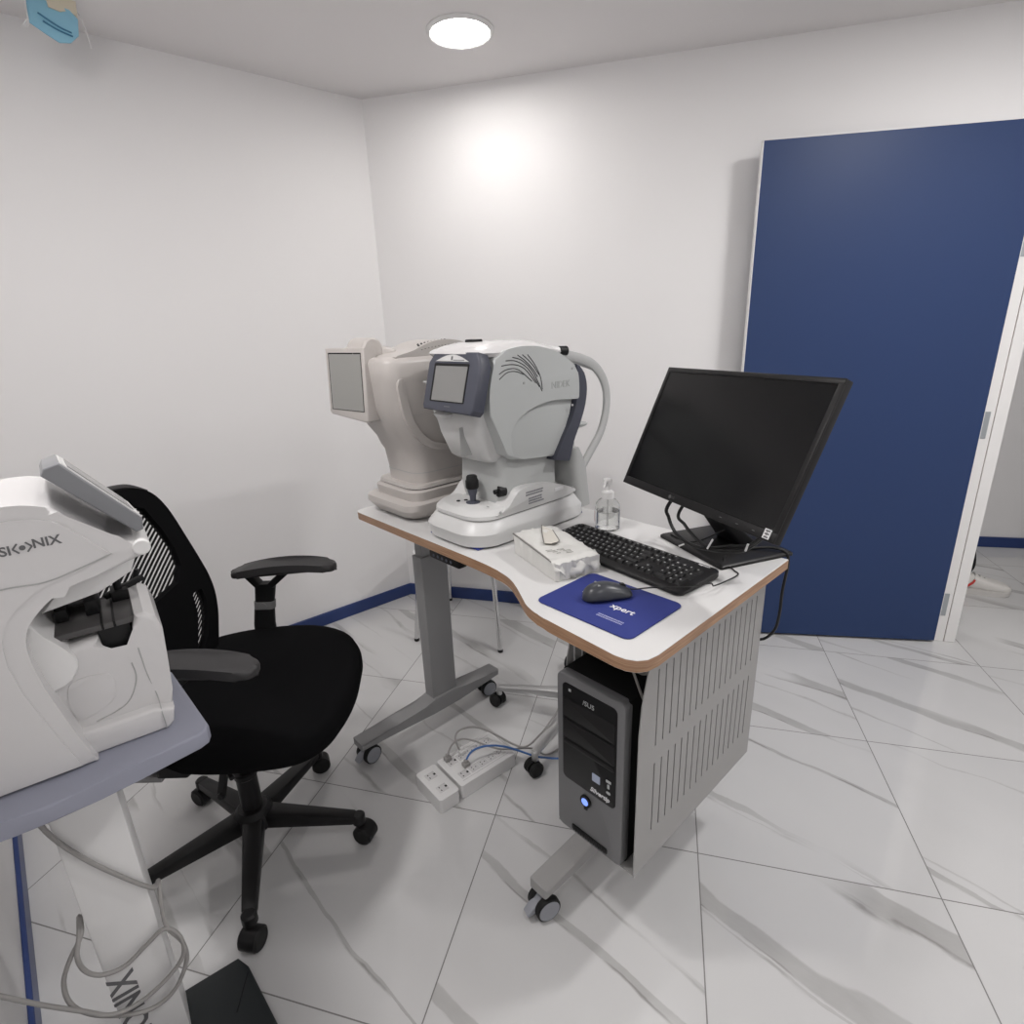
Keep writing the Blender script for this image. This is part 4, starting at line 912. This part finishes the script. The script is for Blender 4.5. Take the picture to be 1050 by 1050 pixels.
mb = MB(); stripes(mb, win, .0118, .0060, 27); mb.build('mesh_panel', mesh_m, O_, flat=True)
for q in (lw, [(-y, z) for y, z in lw]):
    mb = MB(); stripes(mb, q, .0085, .0040, 27); mb.build('side_mesh', mesh_m, O_, flat=True)
mb = MB(); mb.tube([f_b(-.182, 1.048, -.018), f_b(-.13, 1.076, -.018), f_b(-.06, 1.087, -.018), f_b(0, 1.089, -.018), f_b(.06, 1.087, -.018), f_b(.13, 1.076, -.018), f_b(.182, 1.048, -.018)], .009, 8, 6); mb.build('top_rail', black_arm, O_)
mb = MB(); mb.bar((-.20, 0, .49), (.05, 0, .475), .07, .02, bev=.004); mb.bar((-.20, 0, .485), (-.148, 0, .70), .07, .018, up=(1, 0, .3), bev=.004); mb.build('back_support', black_pl, O_)
# arms
for s_, nm in ((1, 'far'), (-1, 'near')):
    y0 = .258*s_; yp = .262*s_
    mb = MB(); mb.loft([(ZS-.075, .0, y0, .036, .014, .012), (.60, .004, y0, .032, .014, .012), (.665, .014, y0, .030, .013, .012)]); mb.bar((.0, .20*s_, ZS-.088), (.0, y0+.010*s_, ZS-.070), .07, .02, up=(0, 0, 1), bev=.004); ar = mb.build('armrest', black_pl, O_)
    mb = MB(); mb.loft([(.652, .014, y0, .0315, .0145, .012), (.676, .017, y0, .0315, .0145, .012)]); mb.cyl((.016, y0-s_*.014, .664), (.016, y0-s_*.0165, .664), .010, 16) ; mb.build('height_collar', mat('grey_collar', (.16, .16, .16), .4), ar)
    mb = MB(); mb.loft([(.67, .016, y0, .029, .0125, .012), (.722, .026, y0, .031, .013, .012), (.735, .028, y0, .034, .014, .012)])
    mb.bar((.010, y0, .728), (-.030, y0, .778), .030, .020, bev=.004); mb.bar((.045, y0, .728), (.105, y0, .778), .030, .020, bev=.004); mb.build('arm_post', black_pl, ar)
    tw = R(4)*s_
    po = [(v.x, v.y) for v in catmull([Vector((*p, 0)) for p in ((-.095, .0), (-.085, .026), (-.04, .036), (.06, .039), (.15, .037), (.200, .028), (.213, 0), (.200, -.028), (.15, -.037), (.06, -.039), (-.04, -.036), (-.085, -.026))], 4, True)]
    T_p = Matrix.Translation((.032, y0, 0)) @ Matrix.Rotation(tw, 4, 'Z')
    mb = MB(); mb.prism(po, .0, .022, lambda x, y, z: (x, y, .768+z+.012-.8*(x-.07)**2), bev=.009, seg=4, M=T_p); mb.build('arm_pad', black_arm, ar, label='soft black arm pad')
# column and five star base
mb = MB(); mb.cyl((0, 0, .10), (0, 0, .26), .028, 24, bev=.003); mb.cyl((0, 0, .255), (0, 0, .275), .031, 24, bev=.004); mb.cyl((0, 0, .27), (0, 0, .455), .016, 20); mb.build('gas_lift', black_sat, O_)
mb = MB(); mb.loft([(.455, .03, 0, .10, .075, .02), (ZS-.10, .03, 0, .13, .10, .03)]); mb.cyl((.02, -.12, .452), (.02, .12, .452), .012, 12); mb.build('tilt_mechanism', black_pl, O_)
mb = MB(); mb.tube([(.04, -.10, .452), (.05, -.16, .45), (.10, -.215, .445)], .006, 8, 4); mb.build('height_lever', black_pl, O_)
mb = MB(); mb.box(-.140, -.04, -.252, -.222, .470, .487, .004); mb.build('grey_bracket', grey_met, O_, label='grey metal bracket under the seat')
mb = MB(); mb.bar((.0, -.005, .47), (-.03, -.075, .265), .02, .012); mb.cyl((-.028, -.072, .262), (-.030, -.086, .262), .010, 16, bev=.002); mb.build('tension_rod', black_sat, O_)
mb = MB(); mb.loft([(.47, .20, .02, .03, .04, .02), (.50, .20, .02, .035, .045, .02)]); mb.build('tension_knob', black_pl, O_)
mb = MB(); mb.lathe([(0, .085), (.048, .085), (.055, .095), (.052, .135), (.040, .150), (0, .152)], 30); mb.build('hub', black_sat, O_)
for k in range(5):
    an = R(2.5+72*k); d = Vector((math.cos(an), math.sin(an), 0)); pd = Vector((-d.y, d.x, 0))
    mb = MB(); mb.bar(d*.03+Vector((0, 0, .112)), d*.29+Vector((0, 0, .083)), .056, .052, w2=.036, h2=.028, bev=.008)
    mb.cyl(d*.298+Vector((0, 0, .062)), d*.298+Vector((0, 0, .096)), .019, 18, bev=.005); mb.build('leg', black_sat, O_)
    rt_ = an+R([70, 40, 100, 20, 60][k]); wd_ = Vector((math.cos(rt_), math.sin(rt_), 0)); wp = d*.312
    mb = MB(); mb.cyl(d*.298+Vector((0, 0, .052)), d*.298+Vector((0, 0, .07)), .007, 10); mb.bar(d*.298+Vector((0, 0, .052)), wp+Vector((0, 0, .036)), .018, .02, bev=.004)
    Mq = Matrix.Translation(wp+Vector((0, 0, .029))) @ Matrix.Rotation(rt_, 4, 'Z') @ Matrix.Rotation(PI/2, 4, 'Y')
    mb.prism([(.030*math.cos(R(a)), .030*math.sin(R(a))) for a in range(-30, 215, 12)], -.022, .022, lambda x, y, z: (-y, x, z), bev=.002, M=Mq)
    cs = mb.build('caster', black_sat, O_)
    for s_ in (-1, 1):
        mb = MB(); mb.cyl(wp+wd_*s_*.008+Vector((0, 0, .0285)), wp+wd_*s_*.026+Vector((0, 0, .0285)), .028, 24, bev=.004); mb.build('wheel', rubber, cs)

# ================================================================ VISITOR CHAIR (white seat, chrome legs, behind the desk)
VF = (-.215, 2.595, R(-17.5))        # x along the back wall, y towards it
K2 = thing('visitor_chair', 'white seated chair with slim chrome legs behind the desk by the wall', 'chair', VF)
for (x, y) in ((-.225, .215), (.225, .215), (-.215, -.225), (.215, -.225)):
    mb = MB(); mb.cyl((x, y, .012), (x*.84, y*.84, .44), .0115, 14); lg = mb.build('leg', chrome, K2)
    mb = MB(); mb.cyl((x, y, 0), (x, y, .016), .0125, 14, bev=.002); mb.build('foot_cap', rubber, lg)
mb = MB(); mb.loft([(.425, 0, 0, .19, .18, .06), (.432, 0, 0, .22, .21, .07), (.446, 0, 0, .225, .215, .07), (.452, 0, 0, .21, .20, .06)]); mb.build('seat', white_pl, K2)
mb = MB(); mb.prism(rrect(.20, .13, .06, 5), 0, .012, lambda x, z, t: (x, .200+t+(z*.08), .60+z), bev=.004); mb.build('backrest', white_pl, K2)
for x in (-.15, .15):
    mb = MB(); mb.tube([(x, .16, .44), (x, .20, .46), (x, .21, .52), (x, .22, .62)], .010, 8, 4); mb.build('back_upright', chrome, K2)

# ================================================================ STOOL (silver star base, black castors, behind the computer)
SF = (.240, 1.825, 0)
S2 = thing('rolling_stool', 'rolling stool with silver five star base and black castors behind the computer tower', 'stool', SF)
an0 = math.atan2(1.929-1.825, -.087-.240)
mb = MB(); mb.lathe([(0, .085), (.035, .085), (.038, .10), (.034, .14), (0, .14)], 24); mb.build('hub', alu, S2)
mb = MB(); mb.cyl((0, 0, .13), (0, 0, .27), .024, 20); mb.cyl((0, 0, .26), (0, 0, .57), .014, 16); mb.build('gas_lift', chrome, S2)
mb = MB(); mb.loft([(.56, 0, 0, .14, .14, .139), (.575, 0, 0, .155, .155, .154), (.61, 0, 0, .155, .155, .154), (.625, 0, 0, .14, .14, .139)], k=8); mb.build('seat', fabric, S2)
for k in range(5):
    an = an0+R(72)*k; d = Vector((math.cos(an), math.sin(an), 0))
    mb = MB(); mb.bar(d*.02+Vector((0, 0, .108)), d*.335+Vector((0, 0, .080)), .045, .036, w2=.026, h2=.018, bev=.006); mb.cyl(d*.332+Vector((0, 0, .05)), d*.332+Vector((0, 0, .086)), .011, 14, bev=.002); mb.build('leg', alu, S2)
    rt_ = an+R(65); wd_ = Vector((math.cos(rt_), math.sin(rt_), 0)); wp = d*.340
    mb = MB(); mb.cyl(wp-wd_*.005+Vector((0, 0, .029)), wp+wd_*.005+Vector((0, 0, .029)), .026, 20); cs = mb.build('caster', black_pl, S2)
    for s_ in (-1, 1):
        mb = MB(); mb.cyl(wp+wd_*s_*.007+Vector((0, 0, .0275)), wp+wd_*s_*.027+Vector((0, 0, .0275)), .0270, 22, bev=.006); mb.build('wheel', rubber, cs)

# ================================================================ POWER STRIPS
px, py = Vector((-.0169-(-.1913), 1.599-1.4559)).normalized(), None
pang = math.atan2(px.y, px.x)
def strip_frame(c): return (c.x, c.y, pang)
c1 = Vector((-.1035, 1.578)); c2 = Vector((-.2745, 1.473))
PS = thing('power_strip', 'long white multi-socket power strip on the floor under the desk', 'power strip', (-.1525, 1.578, pang))
L1, W1, HT = .113, .075, .052
mb = MB(); mb.loft([(.001, 0, 0, L1, W1, .008), (HT-.001, 0, 0, L1, W1, .008), (HT, 0, 0, L1-.002, W1-.002, .007)]); mb.build('strip_body', white_pl, PS)
def outlets(parent, lst, h):
    for (x, y, kind) in lst:
        mb = MB(); mb.box(x-.017, x+.017, y-.015, y+.015, h-.0005, h+.0008, .0004); o_ = mb.build('socket', white_glossy, parent)
        mb = MB()
        if kind == 1:
            mb.box(x+.0095, x+.0165, y-.004, y+.004, h+.0006, h+.0012)
            for yy in (-.007, .007): mb.box(x-.009, x-.006, y+yy-.003, y+yy+.003, h+.0006, h+.0011)
            mb.build('rocker_switch', black_pl, o_)
        else:
            for (dx, dy) in ((.007, 0), (-.006, -.0055), (-.006, .0055)): mb.cyl((x+dx, y+dy, h), (x+dx, y+dy, h+.0011), .0021, 10)
            mb.build('pin_hole', black_pl, o_)
outlets(PS, [(-.075, -.035, 1), (-.075, .037, 1)]+[(-.035+.036*k, yy, 0) for k in range(4) for yy in (-.035, .037)], HT)
mb = MB()
for yy in (-.058, .060): mb.box(-.095, .095, yy-.0005, yy+.0005, HT-.0003, HT+.0005)
mb.build('panel_line', cool_dk, PS)
PS2 = thing('power_strip', 'short white two-socket power block at the near end of the long strip', 'power strip', (-.274, 1.4735, pang))
mb = MB(); mb.loft([(.001, 0, 0, .037, W1, .010), (.051, 0, 0, .037, W1, .010), (.052, 0, 0, .035, W1-.002, .009)]); mb.build('strip_body', white_pl, PS2)
outlets(PS2, [(-.002, -.034, 1), (-.002, .034, 1)], .052)

# ================================================================ CABLES
def wpt(px_, py_, z, frame=None): return (px_, py_, z)
def cable(name, label, m, pts, r, cat='cable', group=None, plug=None):
    o = Vector(pts[0]); mb = MB(); mb.tube(pts, r, 8, 8)
    return single(mb, name, m, label, cat, base=tuple(o), group=group, ang=80)
cable('power_cable', 'upper looping grey cable plugged into the long white power strip', cable_g, [(-.2014, 1.5976, .053), (-.2130, 1.5985, .075), (-.2237, 1.6135, .1), (-.2138, 1.6335, .115), (-.177, 1.6467, .12), (-.1344, 1.645, .115), (-.0813, 1.6251, .1), (-.029, 1.5983, .085), (.0177, 1.5868, .08), (.0674, 1.6293, .09), (.105, 1.668, .11), (.145, 1.72, .14), (.15, 1.74, .25)], .0034, group=None)
cable('power_cable', 'lower grey cable arching from the front socket of the long power strip', cable_g, [(-.2486, 1.5673, .053), (-.2440, 1.5770, .08), (-.2291, 1.6066, .09), (-.1979, 1.6181, .095), (-.1555, 1.6103, .09), (-.1133, 1.5973, .08), (-.0716, 1.5919, .07), (-.0299, 1.5976, .062), (.0072, 1.6148, .05), (.0502, 1.632, .03), (.0875, 1.6304, .006), (.14, 1.66, .005)], .0032)
cable('network_cable', 'blue cable arching out of the long white power strip', cable_b, [(-.1844, 1.538, .053), (-.1800, 1.541, .08), (-.1628, 1.5567, .095), (-.1322, 1.5697, .1), (-.0913, 1.5801, .095), (-.0501, 1.583, .085), (-.0089, 1.5871, .065), (.0481, 1.5856, .04), (.0852, 1.5934, .025), (.1222, 1.5935, .02), (.18, 1.58, .03)], .0034)
for (x, y, lab) in ((-.2014, 1.5976, 'white plug in the rear row of the long power strip'), (-.2486, 1.5673, 'grey plug at the near end of the long power strip rear row'), (-.1844, 1.538, 'blue plug in the front row of the long power strip')):
    mb = MB(); mb.box(-.012, .012, -.010, .010, .0525, .068, .003); mb.box(-.006, .006, -.006, .006, .067, .078, .003)
    o_ = single(mb, 'plug', {'w': white_pl, 'g': cable_g, 'b': cable_g}[lab[0]], lab, 'plug', (x, y, pang), (0, 0, .0525), group=None)
def mon_pt(x, y, z): q = bw+lx*x+ly*y; return (q.x, q.y, z)
cable('monitor_cable', 'thick black cable looping lowest under the monitor on its stand', cable_k, [mon_pt(-.095, -.02, 1.06), mon_pt(-.082, -.12, .975), mon_pt(-.079, -.12, .9386), mon_pt(-.046, -.12, .9063), (mon_pt(.0115, -.12, .8957)), mon_pt(.083, -.12, .9054), mon_pt(.152, -.115, .925), mon_pt(.195, -.10, .945), mon_pt(.215, -.04, 1.0)], .0048)
cable('monitor_cable', 'thick black cable hanging from the monitor nearer the middle of its stand', cable_k, [mon_pt(-.06, -.02, 1.05), mon_pt(-.035, -.12, .968), mon_pt(-.01, -.12, .940), mon_pt(.04, -.12, .918), mon_pt(.09, -.118, .912), mon_pt(.15, -.11, .936), mon_pt(.20, -.10, .955), mon_pt(.21, -.04, 1.0)], .0042)
cable('monitor_cable', 'slim black cable crossing the monitor stand up to its neck', cable_k, [mon_pt(-.10, -.095, ZD+.014), mon_pt(-.03, -.085, ZD+.014), mon_pt(.015, -.06, .905), mon_pt(.055, -.03, .945), mon_pt(.06, .02, .98)], .0022)
mb = MB()
mb.bar(mon_pt(.090, -.126, .910), mon_pt(.102, -.122, .938), .0022, .004); mb.bar(mon_pt(.005, -.13, .893), mon_pt(-.018, -.128, .879), .002, .004)
single(mb, 'cable_tie', white_pl, 'white cable tie round the black monitor cables near the stand neck', 'cable tie', base=mon_pt(.09, -.12, .893))
mb = MB(); mb.bar(mon_pt(.196, -.108, .940), mon_pt(.200, -.106, .958), .005, .004)
single(mb, 'cable_tie', white_pl, 'white cable tie under the monitor corner with the label sticker', 'cable tie', base=mon_pt(.198, -.107, .94))
cable('power_cable', 'black power cable hanging behind the desk corner beside the navy door', cable_k, [(.60, 1.345, .878), (.648, 1.338, .8835), (.6791, 1.3223, .8810), (.6913, 1.3155, .8674), (.6935, 1.3143, .8357), (.6893, 1.3166, .7693), (.6893, 1.3166, .7116), (.685, 1.319, .6612), (.6699, 1.3273, .6294), (.6493, 1.3388, .6159), (.60, 1.36, .615)], .0038)
cable('mouse_cable', 'thin black mouse cable running over the keyboard corner', cable_k, [(.2385, 1.1590, .878), (.262, 1.142, .876), (.2968, 1.1238, .887), (.3501, 1.1069, .8945), (.3864, 1.1079, .8955), (.430, 1.128, .890), (.4459, 1.1411, .878), (.5234, 1.212, .8675), (.5265, 1.2407, .8675), (.52, 1.270, .870), (.518, 1.285, .879), (.5296, 1.3058, .879)], .0017)
def dk3(a, d, z): c, s = math.cos(DESK[2]), math.sin(DESK[2]); return (DESK[0]+c*-a-s*d, DESK[1]+s*-a+c*d, z)
cable('computer_cable', 'grey cable hanging down beside the computer tower under the desk', mat('pale_cable', (.26, .25, .23), .6), [dk3(.13, .14, .835), dk3(.108, .12, .80), dk3(.096, .12, .776), dk3(.081, .12, .748), dk3(.062, .12, .709), dk3(.053, .13, .677), dk3(.05, .16, .62)], .0030)
cable('computer_cable', 'pale cable looping under the desktop edge just above the computer tower', mat('pale_cable', (.26, .25, .23), .6), [dk3(.145, .15, .835), dk3(.132, .14, .775), dk3(.124, .14, .759), dk3(.109, .14, .747), dk3(.087, .14, .742), dk3(.065, .145, .745), dk3(.05, .19, .77), dk3(.06, .24, .83)], .0028)
def c3(u, o_, z): q = Vector((math.cos(CST[2]), math.sin(CST[2])))*u+Vector((-math.sin(CST[2]), math.cos(CST[2])))*o_; return (q.x, q.y, z)
cable('device_cable', 'grey cable drooping from the instrument table and coiled round its white column', cable_g, [c3(-.225, 1.09, .765), c3(-.214, 1.082, .669), c3(-.183, 1.081, .585), c3(-.135, 1.081, .497), c3(-.098, 1.083, .440), c3(-.090, 1.12, .415), c3(-.094, 1.10, .385), c3(-.095, 1.08, .339), c3(-.078, 1.075, .286), c3(-.081, 1.075, .233), c3(-.116, 1.075, .177), c3(-.166, 1.075, .171), c3(-.228, 1.075, .224), c3(-.258, 1.075, .282), c3(-.258, 1.075, .34), c3(-.240, 1.078, .381), c3(-.217, 1.09, .41), c3(-.2165, 1.12, .425), c3(-.220, 1.09, .41), c3(-.2285, 1.072, .385), c3(-.225, 1.072, .345), c3(-.206, 1.072, .317), c3(-.172, 1.076, .304), c3(-.131, 1.078, .324), c3(-.098, 1.078, .337), c3(-.079, 1.074, .302), c3(-.083, 1.072, .256), c3(-.117, 1.070, .225), c3(-.168, 1.068, .208), c3(-.212, 1.066, .221), c3(-.245, 1.068, .262), c3(-.292, 1.07, .325), c3(-.340, 1.08, .385)], .0042)

# ================================================================ HANGING FACE MASK
wl_n = Vector((dl.y, -dl.x))
def mw(s, off, z): p = C0+dl*s+wl_n*off; return (p.x, p.y, z)
FM = thing('face_mask', 'blue disposable face mask hanging from the ceiling in the corner above the white wall', 'face mask', base=mw(-1.12, .2, 2.43))
mb = MB(); mo = [(-1.184, 2.348), (-1.150, 2.326), (-1.119, 2.314), (-1.090, 2.318), (-1.066, 2.340), (-1.058, 2.384), (-1.076, 2.402), (-1.10, 2.408), (-1.128, 2.412), (-1.16, 2.424), (-1.178, 2.420)]
mb.prism(mo, .195, .203, lambda s, z, o_: mw(s, o_+.25*(s+1.12)**2*4+.010*math.sin(z*95), z), bev=.002, seg=2); mb.build('mask_body', mat('blue_nonwoven', (.27, .53, .68), .85, bump=.3, bscale=500), FM)
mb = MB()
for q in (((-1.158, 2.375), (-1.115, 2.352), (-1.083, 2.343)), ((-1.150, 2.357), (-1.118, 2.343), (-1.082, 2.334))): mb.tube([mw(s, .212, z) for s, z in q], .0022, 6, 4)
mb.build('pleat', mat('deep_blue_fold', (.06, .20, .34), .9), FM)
mb = MB(); mb.tube([mw(-1.176, .206, 2.428), mw(-1.183, .207, 2.385), mw(-1.186, .207, 2.345), mw(-1.195, .207, 2.333), mw(-1.199, .207, 2.338), mw(-1.188, .207, 2.352)],   .0022, 6, 5); mb.tube([mw(-1.06, .2, 2.43), mw(-1.045, .2, 2.38), mw(-1.040, .2, 2.345), mw(-1.037, .2, 2.318)], .0016, 6, 5); mb.build('ear_loop', white_pl, FM)
mb = MB(); mb.prism([(-1.130, 2.4298), (-1.128, 2.397), (-1.10, 2.392), (-1.075, 2.400), (-1.058, 2.388), (-1.054, 2.4298)], .207, .211, lambda s, z, o_: mw(s, o_, z), bev=.001, seg=1); mb.build('paper_tape', mat('cream_tape', (.66, .60, .48), .6), FM, label='cream paper tape holding the mask to the ceiling')

# ================================================================ PERSON WALKING PAST IN THE HALL
hx = R(-22)
HFx = (2.366, 2.785, hx)              # front foot heel, x = walking direction
P_ = thing('person', 'person in black trousers and a white sneaker stepping past the doorway', 'person', HFx, (0, 0, 0))
def skin_mesh(name, verts, edges, radii, m, parent, root=0, sub=2):
    me = bpy.data.meshes.new(name); me.from_pydata([Vector(v)-BASE[P_.name] for v in verts], edges, []); o = bpy.data.objects.new(name, me); COL.objects.link(o)
    o.modifiers.new('skin', 'SKIN'); sd = o.modifiers.new('sub', 'SUBSURF'); sd.levels = sub; sd.render_levels = sub
    if not me.skin_vertices: me.attributes.new('dummy', 'FLOAT', 'POINT')
    sk = me.skin_vertices[0].data
    for i, r in enumerate(radii): sk[i].radius = (r, r) if not isinstance(r, tuple) else r; sk[i].use_root = (i == root)
    bpy.context.view_layer.update(); dg = bpy.context.evaluated_depsgraph_get()
    new = bpy.data.meshes.new_from_object(o.evaluated_get(dg)); bpy.data.objects.remove(o)
    new.name = name; new.materials.append(m); new.shade_smooth()
    q = bpy.data.objects.new(name, new); COL.objects.link(q); q.parent = parent; BASE[q.name] = BASE[P_.name]; return q
skin_m = mat('skin', (.50, .30, .22), .5); trou = mat('black_trousers', (.009, .009, .011), .9, spec=.2); shirt = mat('dark_shirt', (.03, .035, .05), .85); hair_m = mat('dark_hair', (.012, .009, .007), .6)
hp_ = (-.22, .0, .92)
V = [hp_, (-.215, .0, 1.12), (-.21, .0, 1.32), (-.205, 0, 1.43), (-.195, 0, 1.52), (-.18, 0, 1.63), (-.17, 0, 1.70),
     (-.19, -.19, 1.38), (-.24, -.24, 1.10), (-.14, -.25, .86), (-.19, .19, 1.38), (-.26, .24, 1.10), (-.30, .25, .85),
     (-.20, -.095, .86), (-.050, -.04, .47), (.045, -.005, .10), (-.23, .095, .86), (-.32, .11, .47), (-.50, .12, .12)]
E_ = [(0, 1), (1, 2), (2, 3), (3, 4), (4, 5), (5, 6), (2, 7), (7, 8), (8, 9), (2, 10), (10, 11), (11, 12), (0, 13), (13, 14), (14, 15), (0, 16), (16, 17), (17, 18)]
Rr = [.115, .105, .115, .055, .058, .092, .075, .052, .040, .030, .052, .040, .030, .080, .056, .034, .080, .056, .034]
skin_mesh('body', V, E_, Rr, skin_m, P_)
skin_mesh('trousers', [V[0], V[13], V[14], (.046, -.003, .092), V[16], V[17], (-.495, .12, .13), (-.22, 0, 1.0)], [(0, 1), (1, 2), (2, 3), (0, 4), (4, 5), (5, 6), (0, 7)], [.135, .098, .078, .066, .098, .075, .060, .125], trou, P_)
skin_mesh('shirt', [V[1], V[2], (-.207, 0, 1.40), V[7], V[8], V[10], V[11], (-.22, 0, .96)], [(0, 1), (1, 2), (1, 3), (3, 4), (1, 5), (5, 6), (0, 7)], [.125, .135, .075, .068, .052, .068, .052, .135], shirt, P_)
mb = MB(); mb.ball((-.195, 0, 1.690), .098, .086, .085); mb.build('hair', hair_m, P_)
mb = MB()
for s_ in (-1, 1): mb.ball((-.078, .032*s_, 1.645), .010, .012, .009)
mb.build('eyes', print_w, P_)
mb = MB(); mb.loft([(0, 0, 0, .012, .012, .01), (.035, .012, 0, .016, .014, .01), (.045, .008, 0, .010, .014, .008)], f=lambda x, y, t: (-.085+x, y, 1.635-t)); mb.build('nose', skin_m, P_)
for s_ in (-1, 1):
    for k in range(5):
        b_ = Vector(V[9] if s_ < 0 else V[12]); l = (.055, .075, .080, .074, .058)[k]
        p = b_+Vector((-.028+.014*k if k else .03, 0, -.05 if k else -.02)); 
        mb = MB(); mb.tube([b_+Vector((p.x-b_.x, 0, -.01)), p+Vector((0, -.008*s_, -.0)), p+Vector((.008, -.018*s_, -l*.5)), p+Vector((.012, -.03*s_, -l))], .0082, 8, 4); mb.build('finger', skin_m, P_)
def shoe(ox, oy, oz, pitch, lab=None):
    Ms = Matrix.Translation((ox, oy, oz)) @ Matrix.Rotation(pitch, 4, 'Y') @ Matrix.Diagonal((.90, .94, 1, 1))
    sx = lambda x, y, t: (t, x, y)
    up_ = [(-.004, .026, .070), (.012, .036, .100), (.05, .040, .112), (.095, .041, .108), (.14, .046, .094), (.18, .050, .080), (.22, .051, .071), (.255, .047, .064), (.28, .038, .055), (.295, .024, .044), (.300, .010, .034)]
    mb = MB(); mb.loft([(t, 0, .018+(h-.018)/2, w_, (h-.018)/2, min(w_, (h-.018)/2)*.85) for t, w_, h in up_], f=sx, k=4); mb.xf(Ms); s_ = mb.build('sneaker', mat('white_leather', (.68, .66, .63), .55), P_, ang=60, label=lab)
    so = [(v.x, v.y) for v in catmull([Vector((*p, 0)) for p in ((-.008, 0), (.0, -.03), (.04, -.042), (.12, -.044), (.20, -.052), (.26, -.047), (.292, -.028), (.302, 0), (.292, .028), (.26, .047), (.20, .052), (.12, .044), (.04, .042), (.0, .03))], 4, True)]
    mb = MB(); mb.prism(so, .0, .030, lambda x, y, z: (x, y, z+.012*max(0, (x-.23)/.07)**2), bev=.006); mb.xf(Ms); mb.build('sole', mat('offwhite_sole', (.60, .58, .56), .6), s_)
    mb = MB()
    for k in range(3): mb.tube([(.105+.026*k, -.037, .086-.010*k), (.112+.026*k, 0, .109-.012*k), (.105+.026*k, .037, .086-.010*k)], .0035, 6, 5)
    mb.xf(Ms); mb.build('lace', mat('grey_lace', (.34, .34, .33), .8), s_)
    mb = MB(); mb.tube([(.070, -.0435, .042), (.096, -.0445, .066), (.106, -.0405, .084)], .006, 6, 3); mb.tube([(.045, -.0425, .043), (.070, -.0435, .070)], .006, 6, 3); mb.xf(Ms); mb.build('stripe', mat('red_stripe', (.60, .06, .05), .5), s_, label='red stripe')
shoe(0, 0, 0, 0, 'white sneaker with a red stripe'); shoe(-.56, .12, .115, R(35))


GROUPS = {'power_strip': 'power strips on the floor', 'plug': 'plugs in the long power strip', 'monitor_cable': 'black monitor cables', 'cable_tie': 'white cable ties on the monitor cables', 'computer_cable': 'pale cables above the computer tower'}
for o in SC.objects:
    if o.parent is None and o.name.split('.')[0] in GROUPS: o['group'] = GROUPS[o.name.split('.')[0]]
